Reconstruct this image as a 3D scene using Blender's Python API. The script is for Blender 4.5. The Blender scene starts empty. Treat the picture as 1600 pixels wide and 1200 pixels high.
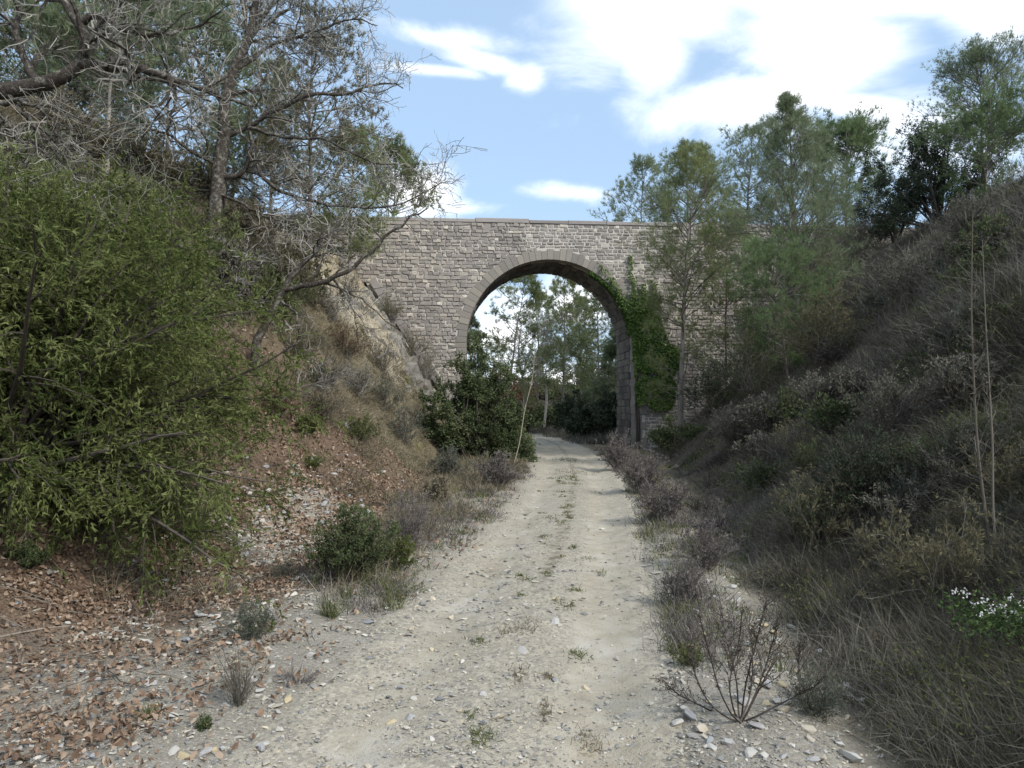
import bpy, bmesh, math
import numpy as np
from mathutils import Vector

rng = np.random.default_rng(11)
sc = bpy.context.scene
COL = sc.collection

# ------------------------------------------------------------------ camera
F, CAMZ = 1111.0, 1.65                       # focal length in pixels of a 1600 wide frame; eye height
PITCH = math.atan(40.0 / F)
cam = bpy.data.cameras.new('camera')
cam.sensor_width = 36.0
cam.lens = 36.0 * F / 1600.0
cam.clip_start, cam.clip_end = 0.05, 3000.0
camo = bpy.data.objects.new('camera', cam)
camo.location = (0, 0, CAMZ)
camo.rotation_euler = (math.pi / 2 + PITCH, 0, 0)
COL.objects.link(camo)
sc.camera = camo

# ------------------------------------------------------------------ sky, sun, exposure
SUN_EL, SUN_AZ = 40.0, 132.0                 # degrees; azimuth clockwise from +Y
SUN_STRENGTH, SUN_ANGLE = 2.2, 8.0
SKY_STRENGTH = 0.10
EXPOSURE = 0.68
sc.view_settings.view_transform = 'Standard'
sc.view_settings.look = 'None'
sc.view_settings.gamma = 1.0
sc.view_settings.exposure = EXPOSURE
sc.view_settings.use_curve_mapping = False
sc.cycles.use_denoising = True
sc.cycles.max_bounces = 6
sc.cycles.transparent_max_bounces = 4

sun = bpy.data.lights.new('sun', 'SUN')
sun.energy = SUN_STRENGTH
sun.angle = math.radians(SUN_ANGLE)
sun.color = (1.0, 0.95, 0.87)
suno = bpy.data.objects.new('sun', sun)
_d = Vector((math.sin(math.radians(SUN_AZ)) * math.cos(math.radians(SUN_EL)),
             math.cos(math.radians(SUN_AZ)) * math.cos(math.radians(SUN_EL)),
             math.sin(math.radians(SUN_EL))))
suno.rotation_euler = _d.to_track_quat('Z', 'Y').to_euler()
suno.location = (20, -10, 30)
COL.objects.link(suno)


class NT:
    """small helper for node trees"""
    def __init__(self, tree):
        self.t = tree
        tree.nodes.clear()

    def n(self, typ, **kw):
        nd = self.t.nodes.new(typ)
        for k, v in kw.items():
            setattr(nd, k, v)
        return nd

    def link(self, a, b):
        self.t.links.new(a, b)

    def math(self, op, a, b=None, c=None, clamp=False):
        nd = self.n('ShaderNodeMath', operation=op)
        nd.use_clamp = clamp
        for i, v in enumerate((a, b, c)):
            if v is None:
                continue
            if isinstance(v, (int, float)):
                nd.inputs[i].default_value = v
            else:
                self.link(v, nd.inputs[i])
        return nd.outputs[0]

    def maprange(self, v, a, b, c=0.0, d=1.0, smooth=True):
        nd = self.n('ShaderNodeMapRange')
        nd.interpolation_type = 'SMOOTHSTEP' if smooth else 'LINEAR'
        self.link(v, nd.inputs['Value'])
        for k, x in zip(('From Min', 'From Max', 'To Min', 'To Max'), (a, b, c, d)):
            nd.inputs[k].default_value = x
        return nd.outputs['Result']

    def noise(self, vec, scale, detail=3.0, rough=0.55, dist=0.0):
        nd = self.n('ShaderNodeTexNoise')
        if vec is not None:
            self.link(vec, nd.inputs['Vector'])
        nd.inputs['Scale'].default_value = scale
        nd.inputs['Detail'].default_value = detail
        nd.inputs['Roughness'].default_value = rough
        nd.inputs['Distortion'].default_value = dist
        return nd.outputs['Fac']

    def mix(self, fac, a, b, blend='MIX'):
        nd = self.n('ShaderNodeMix', data_type='RGBA', blend_type=blend)
        for i, v in ((0, fac), (6, a), (7, b)):
            if isinstance(v, (int, float)):
                nd.inputs[i].default_value = v
            elif isinstance(v, tuple):
                nd.inputs[i].default_value = (*v, 1.0)
            else:
                self.link(v, nd.inputs[i])
        return nd.outputs[2]

    def ramp(self, fac, stops):
        nd = self.n('ShaderNodeValToRGB')
        cr = nd.color_ramp
        while len(cr.elements) < len(stops):
            cr.elements.new(0.5)
        for e, (p, c) in zip(cr.elements, stops):
            e.position = p
            e.color = (*c, 1.0)
        self.link(fac, nd.inputs[0])
        return nd.outputs[0]


world = bpy.data.worlds.new('World')
sc.world = world
world.use_nodes = True
W = NT(world.node_tree)
sky = W.n('ShaderNodeTexSky', sky_type='NISHITA')
sky.sun_disc = False
sky.sun_elevation = math.radians(SUN_EL)
sky.sun_rotation = math.radians(SUN_AZ)
sky.air_density, sky.dust_density, sky.ozone_density = 1.0, 0.6, 1.4
tc = W.n('ShaderNodeTexCoord')
sep = W.n('ShaderNodeSeparateXYZ')
W.link(tc.outputs['Generated'], sep.inputs[0])
# clouds lie in a layer overhead: direction divided by its height (streaks towards the horizon)
zz = W.math('MAXIMUM', sep.outputs[2], 0.03)
zc = W.math('ADD', zz, 0.18)
cx, cy = W.math('DIVIDE', sep.outputs[0], zc), W.math('DIVIDE', sep.outputs[1], zc)
cmb = W.n('ShaderNodeCombineXYZ')
W.link(cx, cmb.inputs[0]); W.link(cy, cmb.inputs[1])
n1 = W.noise(cmb.outputs[0], 2.6, 9.0, 0.60, 0.5)
n2 = W.noise(cmb.outputs[0], 0.9, 2.0, 0.5)
# the cloud banks that the photograph shows, by direction
yy = W.math('MAXIMUM', sep.outputs[1], 0.05)
U, V = W.math('DIVIDE', sep.outputs[0], yy), W.math('DIVIDE', sep.outputs[2], yy)


def blob(px, py, a, b, rot=0.0):
    u0 = (px - 800) / F
    v0 = math.tan(math.atan((600 - py) / F) + PITCH)
    a, b, r = a / F, b / F, math.radians(rot)
    du, dv = W.math('SUBTRACT', U, u0), W.math('SUBTRACT', V, v0)
    e1 = W.math('ADD', W.math('MULTIPLY', du, math.cos(r) / a), W.math('MULTIPLY', dv, math.sin(r) / a))
    e2 = W.math('ADD', W.math('MULTIPLY', du, -math.sin(r) / b), W.math('MULTIPLY', dv, math.cos(r) / b))
    q = W.math('ADD', W.math('MULTIPLY', e1, e1), W.math('MULTIPLY', e2, e2))
    return W.math('SUBTRACT', 1.0, W.math('SQRT', q))


def union(items):
    v = items[0]
    for x in items[1:]:
        v = W.math('SMOOTH_MAX', v, x, 0.15)
    return v


big = union([blob(1010, 10, 165, 95, 0), blob(1025, 95, 75, 70, -20), blob(1330, 95, 165, 75, 10), blob(1350, -20, 300, 60, 0),
             blob(1575, 30, 110, 80, 0), blob(1230, 145, 120, 36, -6), blob(1360, 165, 130, 30, -4), blob(655, 300, 80, 52, 0),
             blob(910, 470, 75, 50, 0), blob(780, 520, 80, 70, 0), blob(860, 600, 130, 40, 0), blob(1180, -170, 700, 120, 0)])
thin = union([blob(690, 58, 160, 30, -8), blob(760, 95, 110, 24, -14), blob(822, 125, 45, 45, -30), blob(660, 108, 110, 14, -6),
              blob(875, 300, 120, 22, -3), blob(730, 325, 130, 28, 0), blob(1150, 160, 300, 80, 0), blob(1330, 90, 260, 110, 0), blob(980, 60, 190, 120, 0), blob(1430, 190, 260, 110, 0)])
front = W.maprange(sep.outputs[1], 0.45, 0.62)
nn = W.math('SUBTRACT', n1, 0.5)
dens_b = W.maprange(W.math('ADD', W.math('MULTIPLY', nn, 1.9), big), -0.22, 1.0)
dens_t = W.math('MULTIPLY', W.maprange(W.math('ADD', W.math('MULTIPLY', nn, 2.9), thin), 0.0, 1.1), 0.66)
dens_f = W.math('MAXIMUM', dens_b, dens_t)
dens_o = W.maprange(W.math('ADD', n1, W.math('MULTIPLY', n2, 0.5)), 0.72, 0.90)
dens = W.math('ADD', W.math('MULTIPLY', dens_f, front), W.math('MULTIPLY', dens_o, W.math('SUBTRACT', 1.0, front)))
skycol = W.mix(0.55, sky.outputs[0], (4.3, 6.0, 8.1))          # thin high veil over the blue
skycol2 = W.mix(dens, skycol, (11.5, 11.6, 11.8))
bg = W.n('ShaderNodeBackground')
W.link(skycol2, bg.inputs[0])
bg.inputs[1].default_value = SKY_STRENGTH
wo = W.n('ShaderNodeOutputWorld')
W.link(bg.outputs[0], wo.inputs[0])


# ------------------------------------------------------------------ helpers
def P(px, py, D):
    """point seen at photo pixel (px, py) at distance D along +Y"""
    u, v = (px - 800) / F, (600 - py) / F
    dy = math.cos(PITCH) - v * math.sin(PITCH)
    dz = math.sin(PITCH) + v * math.cos(PITCH)
    return np.array([u * D / dy, D, CAMZ + dz * D / dy])


_tab = rng.random((256, 256))


def vnoise(x, y):
    x, y = np.asarray(x, float), np.asarray(y, float)
    xi, yi = np.floor(x).astype(int), np.floor(y).astype(int)
    fx, fy = x - xi, y - yi
    fx, fy = fx * fx * (3 - 2 * fx), fy * fy * (3 - 2 * fy)
    g = lambda a, b: _tab[a & 255, b & 255]
    return (g(xi, yi) * (1 - fx) + g(xi + 1, yi) * fx) * (1 - fy) + (g(xi, yi + 1) * (1 - fx) + g(xi + 1, yi + 1) * fx) * fy


def fbm(x, y, s=1.0, o=4):
    v, a, t = 0, 1.0, 0
    for i in range(o):
        v = v + a * (vnoise(x * s + 17.3 * i, y * s + 9.1 * i) - 0.5)
        t += a
        a *= 0.5
        s *= 2.03
    return v / t * 2


def sstep(a, b, x):
    t = np.clip((x - a) / (b - a), 0, 1)
    return t * t * (3 - 2 * t)


def norm(v):
    return v / np.maximum(np.linalg.norm(v, axis=-1, keepdims=True), 1e-9)


def rvec(n):
    return norm(rng.normal(size=(n, 3)))


class MB:
    """collects vertices and faces; build() links them as ONE mesh object"""
    def __init__(self):
        self.v, self.f, self.t, self.n = [], [], [], 0

    def add(self, V, faces, tint=None):
        V = np.asarray(V, float).reshape(-1, 3)
        for f in (faces if isinstance(faces, list) else [faces]):
            f = np.asarray(f, int)
            if len(f):
                self.f.append(f + self.n)
        self.v.append(V)
        if tint is None:
            tint = rng.random()
        self.t.append(np.broadcast_to(np.asarray(tint, float), (len(V),)))
        self.n += len(V)
        return self

    def mesh(self, name, mat, smooth=False):
        me = bpy.data.meshes.new(name)
        V = np.concatenate(self.v)
        me.vertices.add(len(V))
        me.vertices.foreach_set('co', V.astype(np.float32).ravel())
        loops = np.concatenate([f.ravel() for f in self.f]).astype(np.int32)
        sizes = np.concatenate([np.full(len(f), f.shape[1]) for f in self.f])
        starts = np.concatenate([[0], np.cumsum(sizes)[:-1]]).astype(np.int32)
        me.loops.add(len(loops))
        me.loops.foreach_set('vertex_index', loops)
        me.polygons.add(len(sizes))
        me.polygons.foreach_set('loop_start', starts)
        me.polygons.foreach_set('use_smooth', np.full(len(sizes), smooth))
        at = me.attributes.new('tint', 'FLOAT', 'POINT')
        at.data.foreach_set('value', np.concatenate(self.t).astype(np.float32))
        me.update(calc_edges=True)
        me.materials.append(mat)
        return me

    def build(self, name, mat, parent=None, smooth=False):
        o = bpy.data.objects.new(name, self.mesh(name, mat, smooth))
        COL.objects.link(o)
        if parent is not None:
            o.parent = parent
        return o


def tag(o, label=None, cat=None, group=None, kind=None):
    for k, v in (('label', label), ('category', cat), ('group', group), ('kind', kind)):
        if v:
            o[k] = v
    return o


def empty(name, loc, label, cat, group=None):
    """an Empty at the thing's base; its parts are built in coordinates relative to it"""
    o = bpy.data.objects.new(name, None)
    o.location = tuple(loc)
    o.empty_display_size = 0.2
    COL.objects.link(o)
    return tag(o, label, cat, group)


def tubes(mb, Pt, R, k=4, tint=None):
    """tubes along N polylines of n points: Pt (N, n, 3), R (N, n)"""
    Pt, R = np.asarray(Pt, float), np.asarray(R, float)
    N, n, _ = Pt.shape
    T = norm(np.gradient(Pt, axis=1))
    ref = np.where(np.abs(T[..., 2:3]) > 0.9, np.array([1.0, 0.2, 0]), np.array([0.1, 0.2, 1.0]))
    A = norm(np.cross(T, ref))
    for i in range(1, n):                                 # carry the frame along so that tubes do not twist
        a = A[:, i - 1] - T[:, i] * np.sum(A[:, i - 1] * T[:, i], -1, keepdims=True)
        A[:, i] = norm(a)
    B = np.cross(T, A)
    ang = np.arange(k) * 2 * math.pi / k
    ring = Pt[:, :, None] + R[:, :, None, None] * (A[:, :, None] * np.cos(ang)[:, None] + B[:, :, None] * np.sin(ang)[:, None])
    idx = np.arange(N * n * k).reshape(N, n, k)
    q = np.stack([idx[:, :-1], np.roll(idx, -1, 2)[:, :-1], np.roll(idx, -1, 2)[:, 1:], idx[:, 1:]], -1).reshape(-1, 4)
    if tint is None:
        tint = np.repeat(rng.random(N), n * k)
    mb.add(ring.reshape(-1, 3), q, tint)


def ribbons(mb, Pt, R):
    """thin twigs: one narrow strip along each of N polylines"""
    Pt, R = np.asarray(Pt, float), np.asarray(R, float)
    N, n, _ = Pt.shape
    s = norm(np.cross(norm(Pt[:, -1] - Pt[:, 0]), rvec(N)))[:, None] * R[..., None] * 1.1
    V = np.stack([Pt - s, Pt + s], 2)
    i = np.arange(N * n * 2).reshape(N, n, 2)
    q = np.stack([i[:, :-1, 0], i[:, :-1, 1], i[:, 1:, 1], i[:, 1:, 0]], -1).reshape(-1, 4)
    mb.add(V.reshape(-1, 3), q, np.repeat(rng.random(N), n * 2))


def spline(pts, n):
    """smooth polyline of n points through the given ones"""
    pts = np.asarray(pts, float)
    m = len(pts)
    p = np.vstack([2 * pts[0] - pts[1], pts, 2 * pts[-1] - pts[-2]])
    t = np.linspace(0, m - 1 - 1e-6, n)
    i = t.astype(int)
    f = (t - i)[:, None]
    a, b, c, d = p[i], p[i + 1], p[i + 2], p[i + 3]
    return 0.5 * (2 * b + (c - a) * f + (2 * a - 5 * b + 4 * c - d) * f ** 2 + (3 * b - a - 3 * c + d) * f ** 3)


def grow(Pt, R, per, length, angle=(35, 70), n=5, wig=0.25, up=0.0, t0=0.25, t1=1.0, rr=0.55, tip=0.35, taper_len=0.5, scale=None):
    """children of N branches: returns paths (N*per, n, 3) and radii"""
    N, m, _ = Pt.shape
    par = np.repeat(np.arange(N), per)
    t = t0 + (t1 - t0) * rng.random(N * per)
    x = t * (m - 1)
    i = np.minimum(x.astype(int), m - 2)
    f = (x - i)[:, None]
    start = Pt[par, i] * (1 - f) + Pt[par, i + 1] * f
    rad = R[par, i] * (1 - f[:, 0]) + R[par, i + 1] * f[:, 0]
    T = norm(Pt[par, i + 1] - Pt[par, i])
    side = norm(np.cross(T, rvec(len(par))))
    a = np.radians(rng.uniform(*angle, len(par)))[:, None]
    d = norm(T * np.cos(a) + side * np.sin(a))
    L = rng.uniform(*length, len(par)) * (1 - taper_len * t)
    if scale is not None:
        L = L * scale[par]
    step = (L / (n - 1))[:, None]
    out = np.empty((len(par), n, 3))
    out[:, 0] = start
    for j in range(1, n):
        d = norm(d + wig * rng.normal(size=d.shape) + np.array([0, 0, up]))
        out[:, j] = out[:, j - 1] + d * step
    r0 = np.minimum(rad * rr, rad)
    rads = r0[:, None] * np.linspace(1, tip, n)[None]
    return out, rads


def needles(mb, pos, axis, k, length, width, spread=0.8, tint=None):
    """k thin triangular needles fanning from each position about its axis"""
    N = len(pos)
    p = np.repeat(pos, k, 0)
    d = norm(np.repeat(axis, k, 0) + spread * rng.normal(size=(N * k, 3)))
    L = length * rng.uniform(0.6, 1.2, (N * k, 1))
    s = norm(np.cross(d, rvec(N * k))) * width * 0.5
    V = np.stack([p - s, p + s, p + d * L], 1).reshape(-1, 3)
    F_ = np.arange(N * k * 3).reshape(-1, 3)
    t = rng.random(N) if tint is None else tint
    t = np.clip(np.repeat(t, k) + rng.normal(0, 0.1, N * k), 0, 1)
    mb.add(V, F_, np.repeat(t, 3))


def leaves(mb, pos, axis, length, width, tint=None, nrm=None):
    """one diamond leaf, folded a little along its middle, at each position"""
    N = len(pos)
    d = norm(axis)
    r = rvec(N) if nrm is None else nrm
    s = norm(np.cross(d, r))
    u = np.cross(s, d)
    L = np.broadcast_to(length, (N,))[:, None] * rng.uniform(0.65, 1.25, (N, 1))
    w = np.broadcast_to(width, (N,))[:, None] * rng.uniform(0.7, 1.2, (N, 1))
    a, b = pos, pos + d * L - u * L * 0.12
    m = pos + d * L * 0.45
    V = np.stack([a, m + s * w * .5 + u * w * .25, b, m - s * w * .5 + u * w * .25], 1).reshape(-1, 3)
    idx = np.arange(N * 4).reshape(-1, 4)
    t = rng.random(N) if tint is None else tint
    mb.add(V, [idx[:, [0, 1, 2]], idx[:, [0, 2, 3]]], np.repeat(np.clip(t, 0, 1), 4))


def litter(mb, pos, axis, nrm, length, width):
    """dry lobed leaves, curled"""
    N = len(pos)
    d = norm(axis)
    s = norm(np.cross(d, nrm))
    u = np.cross(s, d)
    L = length * rng.uniform(.4, 1.5, (N, 1))
    w = width * rng.uniform(.7, 1.25, (N, 1))
    c = rng.normal(.25, .35, (N, 1)) * w
    b = rng.normal(.0, .22, (N, 1)) * L
    j = lambda: rng.uniform(.75, 1.25, (N, 1))
    A = pos
    m1, m2 = pos + d * L * .38 - u * b * .5, pos + d * L * .70 - u * b * .5
    T = pos + d * L + u * b * .3
    r1, l1 = m1 + s * w * .5 * j() + u * c, m1 - s * w * .5 * j() + u * c
    r2, l2 = m2 + s * w * .36 * j() + u * c * .8, m2 - s * w * .36 * j() + u * c * .8
    V = np.stack([A, r1, m1, l1, r2, m2, l2, T], 1).reshape(-1, 3)
    i = np.arange(N * 8).reshape(-1, 8)
    mb.add(V, [i[:, [0, 1, 2]], i[:, [0, 2, 3]], i[:, [1, 4, 5, 2]], i[:, [2, 5, 6, 3]], i[:, [4, 7, 5]], i[:, [5, 7, 6]]], np.repeat(rng.random(N), 8))


def blades(mb, base, d0, L, w, bend, tint=None, segs=2):
    """grass blades or thin stems: base (N,3), start direction, length, width, bend vector (added along the blade)"""
    N = len(base)
    L = np.broadcast_to(L, (N,))[:, None]
    w = np.broadcast_to(w, (N,))[:, None]
    d0 = norm(d0)
    s = norm(np.cross(d0, rvec(N))) * w * 0.5
    p1 = base + d0 * L * 0.5
    d1 = norm(d0 + bend)
    p2 = p1 + d1 * L * 0.35
    d2 = norm(d1 + bend * 1.3)
    p3 = p2 + d2 * L * 0.25
    if segs == 2:
        V = np.stack([base - s, base + s, p1 + s * .8, p1 - s * .8, p3], 1).reshape(-1, 3)
        i = np.arange(N * 5).reshape(-1, 5)
        fs = [i[:, [0, 1, 2, 3]], i[:, [3, 2, 4]]]
        k = 5
    else:
        V = np.stack([base - s, base + s, p1 + s * .85, p1 - s * .85, p2 + s * .6, p2 - s * .6, p3], 1).reshape(-1, 3)
        i = np.arange(N * 7).reshape(-1, 7)
        fs = [i[:, [0, 1, 2, 3]], i[:, [3, 2, 4, 5]], i[:, [5, 4, 6]]]
        k = 7
    t = rng.random(N) if tint is None else tint
    mb.add(V, fs, np.repeat(np.clip(t, 0, 1), k))


# ------------------------------------------------------------------ materials
def material(name, stops, noise=(3.0, 0.25), rough=0.85, bump=None, trans=0.0, spec=0.2, noise2=None):
    m = bpy.data.materials.new(name)
    m.use_nodes = True
    N = NT(m.node_tree)
    at = N.n('ShaderNodeAttribute', attribute_name='tint')
    geo = N.n('ShaderNodeNewGeometry')
    pos = geo.outputs['Position']
    fac = at.outputs['Fac']
    if noise:
        nz = N.noise(pos, noise[0], 4.0, 0.6)
        fac = N.math('ADD', fac, N.math('MULTIPLY', N.math('SUBTRACT', nz, 0.5), noise[1] * 2), clamp=True)
    if noise2:
        nz = N.noise(pos, noise2[0], 3.0, 0.6)
        fac = N.math('ADD', fac, N.math('MULTIPLY', N.math('SUBTRACT', nz, 0.5), noise2[1] * 2), clamp=True)
    col = N.ramp(fac, stops)
    bs = N.n('ShaderNodeBsdfPrincipled')
    N.link(col, bs.inputs['Base Color'])
    bs.inputs['Roughness'].default_value = rough
    bs.inputs['Specular IOR Level'].default_value = spec
    if bump:
        b = N.n('ShaderNodeBump')
        b.inputs['Strength'].default_value = bump[1]
        b.inputs['Distance'].default_value = bump[2]
        N.link(N.noise(pos, bump[0], 6.0, 0.65), b.inputs['Height'])
        N.link(b.outputs[0], bs.inputs['Normal'])
    out = N.n('ShaderNodeOutputMaterial')
    if trans > 0:
        tr = N.n('ShaderNodeBsdfTranslucent')
        N.link(col, tr.inputs[0])
        mx = N.n('ShaderNodeMixShader')
        mx.inputs[0].default_value = trans
        N.link(bs.outputs[0], mx.inputs[1])
        N.link(tr.outputs[0], mx.inputs[2])
        N.link(mx.outputs[0], out.inputs[0])
    else:
        N.link(bs.outputs[0], out.inputs[0])
    return m


M = {}
M['juniper'] = material('juniper_leaf', [(0, (.062, .085, .025)), (.5, (.124, .152, .048)), (1, (.225, .250, .098))], (1.3, .25), trans=0.35)
M['darkshrub'] = material('dark_shrub_leaf', [(0, (.042, .060, .026)), (.5, (.090, .118, .052)), (1, (.19, .22, .11))], (1.2, .25), trans=.2)
M['pine'] = material('pine_needle', [(0, (.110, .142, .080)), (.5, (.205, .248, .145)), (1, (.32, .36, .22))], (.6, .25), trans=0.42)
M['pineyel'] = material('pine_needle_olive', [(0, (.130, .155, .068)), (.5, (.235, .268, .122)), (1, (.34, .37, .18))], (.6, .25), trans=0.42)
M['pinegreen'] = material('pine_needle_fresh', [(0, (.085, .132, .058)), (.5, (.165, .225, .105)), (1, (.26, .33, .16))], (.6, .25), trans=0.42)
M['olive'] = material('dull_olive_leaf', [(0, (.095, .090, .052)), (.5, (.165, .152, .090)), (1, (.26, .235, .14))], (.6, .25), trans=0.38)
M['holm'] = material('holm_oak_leaf', [(0, (.026, .038, .022)), (.5, (.052, .070, .042)), (1, (.115, .135, .09))], (1.0, .25), trans=.12)
M['drybrown'] = material('dry_brown_leaf', [(0, (.085, .052, .030)), (.5, (.15, .095, .055)), (1, (.24, .16, .095))], (1.0, .25), trans=.2)
M['ivy'] = material('ivy_leaf', [(0, (.040, .082, .020)), (.5, (.092, .165, .034)), (1, (.190, .265, .070))], (.9, .3), rough=.55, spec=.4, trans=.2)
M['grass'] = material('green_grass', [(0, (0.060, 0.084, 0.026)), (.5, (0.120, 0.144, 0.050)), (1, (0.228, 0.228, 0.102))], (1.5, .2), trans=.25)
M['drygrass'] = material('dry_grass', [(0, (.115, .098, .068)), (.5, (.20, .175, .120)), (1, (.33, .29, .20))], (.8, .3), trans=.2)
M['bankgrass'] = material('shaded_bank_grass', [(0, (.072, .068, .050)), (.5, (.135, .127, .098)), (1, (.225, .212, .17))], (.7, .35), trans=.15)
M['brush'] = material('brown_brushwood', [(0, (.075, .070, .056)), (.5, (.138, .130, .104)), (1, (.225, .212, .175))], (.7, .3))
M['heather'] = material('grey_violet_twigs', [(0, (.085, .075, .070)), (.5, (.155, .138, .128)), (1, (.25, .228, .21))], (1.5, .25))
M['greygreen'] = material('grey_green_leaf', [(0, (.072, .082, .062)), (.5, (.120, .132, .100)), (1, (.17, .18, .14))], (1.5, .25), trans=.15)
M['flower'] = material('white_petal', [(0, (.72, .72, .70)), (1, (.84, .84, .82))], None, trans=.2)
M['flowerleaf'] = material('bright_leaf', [(0, (.028, .055, .018)), (.5, (.055, .098, .030)), (1, (.11, .16, .05))], (3, .2), trans=.25, spec=.35)
M['palestem'] = material('pale_dry_stem', [(0, (.22, .19, .15)), (1, (.40, .36, .30))], (4, .2))
M['deadleaf'] = material('fallen_leaf', [(0, (.125, .085, .060)), (.4, (.228, .155, .108)), (.75, (.325, .235, .168)), (1, (.43, .345, .265))], (2.5, .12), rough=.7, trans=.1)
M['pinebark'] = material('pine_bark', [(0, (.095, .080, .068)), (.5, (.175, .150, .130)), (1, (.28, .255, .225))], (9, .3), bump=(30, .6, .02))
M['darkbark'] = material('dark_bark', [(0, (.040, .033, .028)), (.5, (.075, .063, .053)), (1, (.13, .112, .095))], (9, .3), bump=(30, .6, .02))
M['greytwig'] = material('grey_bare_twig', [(0, (.150, .140, .122)), (.5, (.265, .250, .220)), (1, (.41, .395, .355))], (5, .35))
M['sapling'] = material('sapling_bark', [(0, (.095, .080, .066)), (.5, (.145, .125, .103)), (1, (.21, .19, .16))], (12, .3))


def oak_bark():
    m = bpy.data.materials.new('lichened_oak_bark')
    m.use_nodes = True
    N = NT(m.node_tree)
    geo = N.n('ShaderNodeNewGeometry')
    pos = geo.outputs['Position']
    base = N.ramp(N.noise(pos, 25, 5, .65), [(.3, (.030, .025, .021)), (.55, (.070, .059, .050)), (.75, (.12, .105, .09))])
    lich = N.ramp(N.noise(pos, 40, 3, .6), [(.3, (.20, .20, .165)), (.7, (.36, .36, .305))])
    k = N.math('MULTIPLY', N.maprange(N.noise(pos, 9, 6, .72, .4), .50, .62), .62)
    col = N.mix(k, base, lich)
    bs = N.n('ShaderNodeBsdfPrincipled')
    N.link(col, bs.inputs['Base Color'])
    bs.inputs['Roughness'].default_value = .9
    bs.inputs['Specular IOR Level'].default_value = .15
    b = N.n('ShaderNodeBump')
    b.inputs['Strength'].default_value = .8
    b.inputs['Distance'].default_value = .02
    N.link(N.noise(pos, 45, 5, .7), b.inputs['Height'])
    N.link(b.outputs[0], bs.inputs['Normal'])
    out = N.n('ShaderNodeOutputMaterial')
    N.link(bs.outputs[0], out.inputs[0])
    return m


M['oakbark'] = oak_bark()
M['stone'] = material('wall_stone', [(0, (.186, .170, .157)), (.35, (.278, .253, .231)), (.62, (.350, .318, .286)), (.86, (.43, .388, .33)), (1, (.61, .565, .495))], (9, .16), bump=(22, .7, .02), noise2=(1.1, .12))
M['ringstone'] = material('arch_stone', [(0, (.225, .208, .188)), (.5, (.262, .242, .214)), (1, (.315, .287, .245))], (7, .2), bump=(30, .5, .012), noise2=(.9, .15))
M['coping'] = material('coping_stone', [(0, (.20, .183, .172)), (.5, (.28, .258, .242)), (1, (.37, .34, .315))], (6, .3), bump=(30, .5, .012))
M['mortar'] = material('pale_mortar', [(0, (.44, .41, .37)), (.5, (.53, .50, .45)), (1, (.62, .59, .54))], (3, .5), bump=(40, .5, .01))
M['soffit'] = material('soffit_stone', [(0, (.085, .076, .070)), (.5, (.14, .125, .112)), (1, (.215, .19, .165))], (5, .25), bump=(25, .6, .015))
ROCKS = {
    'white': material('white_limestone', [(0, (.36, .35, .32)), (1, (.52, .505, .47))], (9, .35), bump=(60, .4, .004)),
    'grey': material('grey_limestone', [(0, (.27, .265, .26)), (1, (.42, .41, .40))], (9, .35), bump=(60, .4, .004)),
    'blue': material('blue_grey_limestone', [(0, (.22, .232, .245)), (1, (.34, .355, .37))], (9, .35), bump=(60, .4, .004)),
    'yellow': material('yellow_limestone', [(0, (.38, .315, .19)), (1, (.50, .43, .29))], (9, .35), bump=(60, .4, .004)),
    'beige': material('beige_limestone', [(0, (.37, .33, .26)), (1, (.52, .47, .38))], (9, .35), bump=(60, .4, .004)),
}
M['gravel'] = material('gravel_mix', [(0, (.19, .19, .195)), (.3, (.28, .27, .25)), (.55, (.36, .335, .28)), (.8, (.44, .41, .345)), (.94, (.55, .53, .48)), (1, (.50, .41, .25))], (9, .08), bump=(60, .3, .003))
M['outcrop'] = material('outcrop_rock', [(0, (.13, .12, .105)), (.3, (.29, .275, .245)), (.55, (.34, .30, .225)), (1, (.43, .33, .175))], (3.2, .42), bump=(14, .9, .05))

# ------------------------------------------------------------------ terrain
_c = np.array([(-12, -2.2), (-5, -1.25), (0, -.65), (3.2, -.23), (6.3, .2), (12, .95), (18, 1.55), (25, 1.95), (33, 2.1), (40, 1.75), (48, .4), (56, -2.2), (66, -7), (80, -16), (100, -32), (140, -70), (700, -600)])
_yy = np.linspace(-12, 700, 7121)
_xx = np.interp(_yy, _c[:, 0], _c[:, 1])
_k = np.hanning(61); _k /= _k.sum()
_xx[60:-60] = np.convolve(_xx, _k, 'same')[60:-60]


def xc(y):
    return np.interp(y, _yy, _xx)


def table(*pts):
    a = np.array(pts, float)
    return lambda y: np.interp(y, a[:, 0], a[:, 1])


toe_l = table((-10, -2.9), (3, -2.7), (6, -2.7), (10, -2.5), (15, -2.05), (22, -1.8), (27, -1.45), (29.6, -1.45), (30.6, -2.6), (36, -2.4), (48, -4), (60, -8), (80, -20), (140, -75), (700, -605))
toe_r = table((-10, 1.6), (3, 2.15), (7, 2.75), (15, 4.1), (22, 5.1), (30, 6.1), (36, 6.3), (48, 5), (60, 2.5), (80, -10), (140, -64), (700, -594))
slope_l = table((-10, .85), (8, .92), (15, 1.05), (22, 1.3), (27, 1.55), (33, 1.6), (42, .8), (60, .6))
slope_r = table((-10, .92), (8, .93), (20, .95), (33, 1.0), (42, .7), (60, .6))
high_l = table((-10, 8.2), (16, 8.3), (31, 7.6), (34, 7.0), (44, 2.2), (60, 1.2), (120, 1.5), (300, 10), (700, 26))
high_r = table((-10, 5.4), (11, 5.7), (16, 6.9), (20, 7.8), (31, 8.4), (34, 7.4), (46, 3.0), (60, 2.2), (120, 2.0), (300, 10), (700, 26))


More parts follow.
